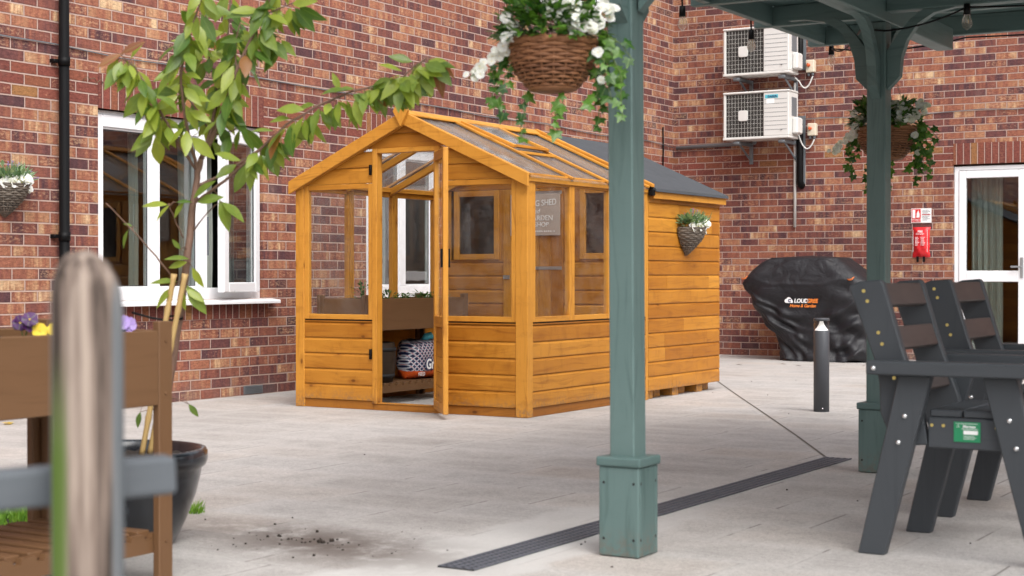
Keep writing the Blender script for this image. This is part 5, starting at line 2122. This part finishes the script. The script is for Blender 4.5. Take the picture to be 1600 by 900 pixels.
# ================================================================== recycled plastic armchairs
CH = thing('garden_armchair', 'nearest slate grey recycled plastic armchair with a green label on its side rail', 'armchair', (-1.43, 5.46, 0), 'recycled plastic armchairs under the pergola')
fS = lambda a, b, d: (a, d, b)
YA, YBk = 5.18, 5.745
for near in (True, False):
    y0 = YA if near else YBk - .04
    s = 1 if near else -1
    yo = y0 - .0 if near else y0 + .04          # outer face
    L1 = [(-1.763, 0), (-1.672, 0), (-1.516, .601), (-1.625, .601)]
    L2 = [(-1.196, 0), (-1.105, 0), (-1.243, .601), (-1.352, .601)]
    for L in (L1, L2):
        mb = MB()
        mb.prism(L, fS, y0, y0 + .04)
        lg = mb.build('leg', 'grey_plastic', CH, .004)
        mb = MB()
        for z in (.466, .378):
            cx = (L[0][0] + L[1][0]) / 2 + ((L[2][0] + L[3][0]) / 2 - (L[0][0] + L[1][0]) / 2) * z / .601
            mb.lathe([(0, .012), (.007, .010), (.011, .005), (.012, 0)], 14)
        for q, z in enumerate((.466, .378)):
            bm_ = MB()
            cx = (L[0][0] + L[1][0]) / 2 + ((L[2][0] + L[3][0]) / 2 - (L[0][0] + L[1][0]) / 2) * z / .601
            k = len(bm_.v)
            pr = [(0, .008), (.005, .007), (.0085, .0035), (.0095, 0)]
            for r, h in pr:
                for i in range(14):
                    a = 2 * pi * i / 14
                    bm_.v.append((cx + r * cos(a), yo - s * h, z + r * sin(a)))
            for r in range(3):
                for i in range(14):
                    j = (i + 1) % 14
                    bm_.face([k + r * 14 + i, k + r * 14 + j, k + r * 14 + 14 + j, k + r * 14 + 14 + i], None, 0, True)
            bm_.build('bolt', 'bolt', lg)
    yi = (y0 + .0405, y0 + .0805) if near else (y0 - .0405, y0 - .0005)
    UP = [(-1.811, .893), (-1.772, .909), (-1.700, .915), (-1.690, .900), (-1.628, .690), (-1.560, .50), (-1.540, .37), (-1.655, .36), (-1.700, .47), (-1.704, .567), (-1.718, .640)]
    mb = MB()
    mb.prism(UP[::-1], fS, *yi)
    upr = mb.build('back_upright', 'grey_plastic', CH, .005)
    mb = MB()
    ys = yi[0] if near else yi[1]
    for (x, z) in ((-1.757, .877), (-1.744, .843), (-1.706, .738), (-1.693, .700), (-1.652, .588), (-1.640, .550)):
        mb.tube([(x, ys - s * .0025, z), (x, ys + s * .002, z)], .0062, 9)
    mb.build('screw', 'brass', upr)
    mb = MB()
    mb.box(-1.5385, -1.20, yi[0], yi[1], .362, .4635)
    rl = mb.build('seat_rail', 'grey_plastic', CH, .004)
    mb = MB()
    for x in (-1.525, -1.487, -1.315, -1.262):
        mb.tube([(x, ys - s * .0025, .437), (x, ys + s * .002, .437)], .0055, 9)
    mb.build('screw', 'brass', rl)
    if near:
        ly = ys - .0022
        mb = MB()
        mb.box(-1.452, -1.366, ly - .001, ys - .0002, .387, .452)
        lb = mb.build('sticker', 'green_label', rl)
        # the sticker's print rides in the sticker's own part
    yarm = (y0 - .05, y0 + .035) if near else (y0 + .005, y0 + .09)
    mb = MB()
    mb.box(-1.720, -1.150, yarm[0], yarm[1], .602, .648)
    am = mb.build('arm', 'grey_plastic', CH, .005)
    ao = yarm[0] if near else yarm[1]
    for x in (-1.694, -1.176):
        mb = MB()
        pr = [(0, .008), (.005, .007), (.0085, .0035), (.0095, 0)]
        k = len(mb.v)
        for r, h in pr:
            for i in range(14):
                a = 2 * pi * i / 14
                mb.v.append((x + r * cos(a), ao - s * h, .624 + r * sin(a)))
        for r in range(3):
            for i in range(14):
                j = (i + 1) % 14
                mb.face([k + r * 14 + i, k + r * 14 + j, k + r * 14 + 14 + j, k + r * 14 + 14 + i], None, 0, True)
        mb.build('bolt', 'bolt', am)
yi0, yi1 = YA + .082, YBk - .082
for x in (-1.535, -1.425, -1.315):
    mb = MB()
    mb.box(x + .002, x + .106, YA + .044, YBk - .044, .4645, .489)
    mb.build('seat_slat', 'grey_plastic', CH, .004)
dx, dz = (.072, -.215)
ln = math.hypot(dx, dz)
for z in (.862, .718, .575):
    t = (.900 - z) / .900
    x = -1.690 + (.900 - z) * .295
    mb = MB()
    c_ = Vector((x - .020, (yi0 + yi1) / 2, z))
    ax = Vector((dx, 0, dz)).normalized()
    mb.beam(c_ - ax * .040, c_ + ax * .040, yi1 - yi0 - .002, .03, (1, 0, 0))
    mb.build('back_slat', 'brown_plastic', CH, .004)
# sticker print
CH2 = dup(CH, (-1.43 - .035, 5.46 + .94, 0), 'farther slate grey recycled plastic armchair, behind the one with the green label')
for c_ in list(CH2.children_recursive):
    if c_.name.startswith('sticker'):
        bpy.data.objects.remove(c_)
ly = YA + .0405 - .0034
mb = MB()
mb.box(-1.446, -1.374, ly - .0004, ly, .4462, .4474)
mb.box(-1.4265, -1.374, ly - .0004, ly, .4285, .4300)
mb.box(-1.4205, -1.374, ly - .0004, ly, .4120, .4245)
tri = [(cos(radians(90 + 120 * k)) * .0062, sin(radians(90 + 120 * k)) * .0062) for k in range(3)]
for k in range(3):
    a, b = tri[k], tri[(k + 1) % 3]
    mb.beam((-1.438 + a[0] * .9, ly, .4375 + a[1] * .9), (-1.438 + b[0] * .9, ly, .4375 + b[1] * .9), .0006, .0030, (0, 1, 0))
for k in range(3):
    mb.box(-1.4205, -1.385 + .006 * (k % 2), ly - .0004, ly, .406 - k * .0048, .4072 - k * .0048)
mb.build('sticker_print', 'white_ink', CH)
text('sticker_print', 'Marmax', .0125, 'white_ink', CH, (-1.4015, ly - .0006, .4375), (1, 0, 0), (0, 0, 1), 0, 'CENTER', .0002, 1.0, .0004)


# ================================================================== glazed pot, tree, stakes
POT = (-4.018, 4.044)
pt = thing('glazed_pot', 'large dark glazed bowl pot holding the young tree, behind the raised planter', 'pot', (POT[0], POT[1], 0))
mb = MB()
prof = [(0, 0.0), (.185, 0.0), (.195, .012), (.232, .09), (.262, .17), (.278, .235), (.282, .262), (.296, .272), (.303, .290), (.303, .318), (.296, .330), (.284, .332), (.276, .322), (.270, .29), (.258, .20), (0, .20)]
mb.lathe(prof, 64, (POT[0], POT[1], 0))
mb.build('bowl', 'pot', pt)
mb = MB()
mb.grid(lambda i, j: (POT[0] + .272 * (j / 12) * cos(2 * pi * i / 40), POT[1] + .272 * (j / 12) * sin(2 * pi * i / 40), .288 + .012 * sin(i * 1.7 + j) + rnd(-.006, .006)), 40, 13, closed=True)
mb.build('soil', 'soil', pt)

TS = .00224
TR0 = Vector((POT[0], POT[1], 0.28))
base = Vector((-3.905, 4.13, .28))
tree = thing('cherry_tree', 'young cherry tree with drooping green leaves growing from the dark glazed pot', 'tree', tuple(base), None, radians(31))


def tp(px, py, dep=0.0):
    return Vector(((px - 226) * TS, dep, .93 + (430 - py) * TS - .28))


rng = random.Random(11)
BRN = [
    # (points(px,py,depth), r0, r1, leaf density per 100px, start fraction)
    ([(227, 712, 0), (232, 640, 0), (243, 560, .01), (257, 480, .01), (267, 410, .0), (275, 335, .0), (283, 278, .0), (290, 250, -.01)], .0185, .0098, 0, 1),
    ([(279, 318, 0), (310, 298, -.02), (345, 273, -.05), (385, 240, -.09), (430, 202, -.13), (480, 175, -.16), (530, 155, -.18), (570, 146, -.19), (605, 138, -.2), (625, 118, -.2), (645, 105, -.2)], .0058, .0020, 13.5, .24),
    ([(283, 292, 0), (318, 275, .03), (352, 250, .05), (392, 222, .06)], .006, .0025, 2.5, .5),
    ([(289, 252, 0), (310, 215, -.03), (332, 170, -.06), (352, 120, -.09), (372, 75, -.10), (392, 35, -.1), (405, 5, -.1), (418, -45, -.1)], .0095, .0035, 8.5, .2),
    ([(288, 256, 0), (300, 205, .05), (310, 150, .08), (318, 95, .1), (322, 40, .12), (330, -50, .12)], .0075, .003, 7.0, .15),
    ([(285, 272, 0), (278, 230, -.05), (272, 180, -.1), (270, 130, -.13), (280, 80, -.15), (300, 30, -.16), (312, -30, -.16)], .0065, .0025, 7.5, .22),
    ([(283, 268, 0), (262, 232, -.06), (243, 190, -.12), (225, 150, -.16), (208, 120, -.18), (186, 100, -.2)], .0055, .002, 11.0, .35),
    ([(243, 190, -.12), (232, 200, -.10), (225, 215, -.1)], .003, .0015, 8, .2),
    ([(310, 215, -.03), (338, 205, .02), (355, 190, .06)], .003, .0015, 6, .4),
    ([(352, 120, -.09), (345, 80, -.05), (352, 40, -.02)], .003, .0015, 10, .2),
    ([(300, 205, .05), (260, 150, .1), (240, 95, .14)], .004, .0016, 7.5, .3),
    ([(310, 150, .08), (300, 90, .02), (285, 50, .0), (290, 5, 0)], .003, .0015, 8, .2),
    ([(392, 35, -.1), (425, 22, -.1), (440, 15, -.1)], .003, .0015, 11, .2),
    ([(372, 75, -.1), (400, 62, -.06), (425, 68, -.05)], .0025, .0014, 7, .4),
    ([(244, 432, 0), (222, 400, -.03), (190, 362, -.06), (152, 320, -.09)], .0035, .0018, 0, 1),
    ([(262, 372, 0), (254, 352, -.02), (245, 325, -.05)], .003, .0015, 0, 1),
    ([(276, 362, 0), (290, 348, -.03), (303, 335, -.05)], .0035, .0018, 0, 1),
]
trk, crn = MB(), MB()
STEM = []


def addleaf(p, d, L, W, curl):
    crn.leaf(p, d, (rng.uniform(-.6, .6), rng.uniform(-1, -.2), rng.uniform(.1, .9)), L, W, curl, 0, .22)
    trk.tube([tuple(p - d.normalized() * .018), tuple(p)], .0010, 4)


for pts, r0, r1, dens, st in BRN:
    P = [tp(*q) for q in pts]
    # smooth by subdivision with a little wobble
    fine = []
    for a, b in zip(P[:-1], P[1:]):
        for k in range(4):
            fine.append(a.lerp(b, k / 4) + Vector((rng.uniform(-.0018, .0018), rng.uniform(-.002, .002), 0)))
    fine.append(P[-1])
    n = len(fine)
    STEM += fine
    trk.tube([tuple(p) for p in fine], [r0 + (r1 - r0) * i / (n - 1) for i in range(n)], 8)
    tot = sum(math.hypot(b[0] - a[0], b[1] - a[1]) for a, b in zip(pts[:-1], pts[1:]))
    N = int(dens * 2.6 * tot * (1 - st) / 100)
    for i in range(N):
        f = st + (1 - st) * (i + rng.random()) / N
        k = min(n - 2, int(f * (n - 1)))
        p = fine[k].lerp(fine[k + 1], f * (n - 1) - k)
        t = (fine[k + 1] - fine[k]).normalized()
        side = rng.choice((-1, 1))
        d = Vector((rng.uniform(-.75, .75) + t.x * .35, rng.uniform(-.6, .5), -rng.uniform(.25, 1.3)))
        if rng.random() < .22:
            d = Vector((rng.uniform(-1, 1), rng.uniform(-.6, .4), rng.uniform(-.4, .25)))
        L = rng.uniform(.062, .112)
        addleaf(p + d.normalized() * .02, d, L, L * rng.uniform(.37, .48), rng.uniform(-.05, .35))
# single leaves seen on the stem
for px, py, dx, dz, L in ((242, 322, -1, .05, .08), (246, 322, -.5, -.5, .065), (282, 312, .6, .55, .09), (288, 318, 1, .25, .085), (268, 318, -.4, -.5, .06), (256, 318, 1, .1, .05), (322, 315, .35, -1, .10), (326, 318, .7, -.5, .095),
                          (275, 405, -1, .1, .075), (272, 410, -1, -.25, .06), (280, 418, .5, -1, .07), (256, 440, -1, .05, .085), (252, 448, -.8, -.8, .085), (264, 452, .1, -1, .065), (272, 446, .6, -.9, .105), (270, 450, .9, -.6, .07),
                          (182, 360, -.35, -1, .06), (188, 355, -.5, .2, .03), (200, 640, -.2, -1, .05), (274, 628, .3, -.4, .05), (186, 98, .4, .5, .07), (262, 390, -.3, .4, .04)):
    P0 = tp(px, py, -.05)
    addleaf(P0, Vector((dx, rng.uniform(-.3, .1), dz)), L * 1.12, L * .45, .15)
    near = min(STEM, key=lambda q: (q - P0).length)
    trk.tube([tuple(near), tuple(near.lerp(P0, .55) + Vector((0, 0, .008))), tuple(P0)], [.0022, .0016, .0011], 5)
# bronze tip at the end of the long branch
brz = MB()
for d, L in (((.75, -.1, -.35), .10), ((.55, -.2, -1), .13), ((.2, .1, -1), .09)):
    brz.leaf(tp(648, 106, -.2), d, (.2, -.9, .6), L, L * .42, .45, 0, .2)
for d in ((-.6, -.2, -.35), (.9, -.1, .5)):
    brz.leaf(tp(188, 100, -.2), d, (.2, -.9, .6), .09, .035, .1, 0, .2)
tk = trk.build('trunk', 'bark', tree, 0, True)
crn.build('crown', 'leaf', tree, 0, True)
brz.build('young_leaves', 'bronze_leaf', tree, 0, True)
ties = MB()
ties.tube([tuple(tp(188, 487, -.06)), tuple(tp(215, 495, -.05)), tuple(tp(240, 500, -.03)), tuple(tp(262, 497, -.02)), tuple(tp(258, 492, .02)), tuple(tp(238, 494, .02))], .004, 6)
ties.build('tree_tie', 'black_plastic', tree, 0, True)


def cane(label, pts):
    mb = MB()
    A, Bq = Vector(pts[0]), Vector(pts[1])
    P, Rr = [], []
    for i in range(31):
        P.append(tuple(A.lerp(Bq, i / 30)))
        Rr.append(.0095 if i % 6 else .0115)
    mb.tube(P, Rr, 9)
    t = tag(mb.build('bamboo_cane', 'bamboo'), label, 'cane', 'bamboo canes staking the tree')
    return t


Rz = Matrix.Rotation(radians(31), 4, 'Z')
wp = lambda px, py, dep: base + Rz.to_3x3() @ tp(px, py, dep)
cane('bamboo cane leaning beside the tree trunk, left of the two', (wp(204, 705, -.07), wp(252, 428, -.05)))
cane('bamboo cane tied close against the tree trunk, right of the two', (wp(214, 705, -.05), wp(270, 428, -.06)))

# ================================================================== foreground fence
fwd = Vector((-.515, .857, 0))
FP = Vector((-1.411, 1.368, 0))
fc = thing('rustic_fence', 'blurred weathered round top fence post with a grey rail in the near left foreground', 'fence', tuple(FP))
mb = MB()
R = .0420
prof = [(R * 1.03, 0), (R * 1.02, .3), (R * 1.0, .6), (R, .895), (R * .985, .912), (R * .93, .930), (R * .80, .945), (R * .60, .956), (R * .3, .960), (0, .961)]
mb.lathe(prof, 40, tuple(FP))
for k, v in enumerate(mb.v):
    dxy = Vector((v[0] - FP.x, v[1] - FP.y))
    lat = dxy.x * .857 + dxy.y * .515
    zz = v[2] - (.35 * max(0, lat) + .10 * abs(lat) if v[2] > .88 else 0)
    w = 1 + .02 * sin(9 * math.atan2(dxy.y, dxy.x)) + .012 * sin(17 * math.atan2(dxy.y, dxy.x) + 2)
    mb.v[k] = (FP.x + dxy.x * w, FP.y + dxy.y * w, zz)
mb.build('post', 'old_post', fc)
rd = Vector((.103, .178, 0)).normalized()
c0 = FP + Vector((0.857, .515, 0)) * .0 + fwd * .075
mb = MB()
pa, pb = c0 - rd * 1.2, c0 + rd * .087
mb.beam((pa.x, pa.y, .637), (pb.x, pb.y, .680), .045, .047)
mb.build('rail', 'grey_rail', fc, .006, False, 2)
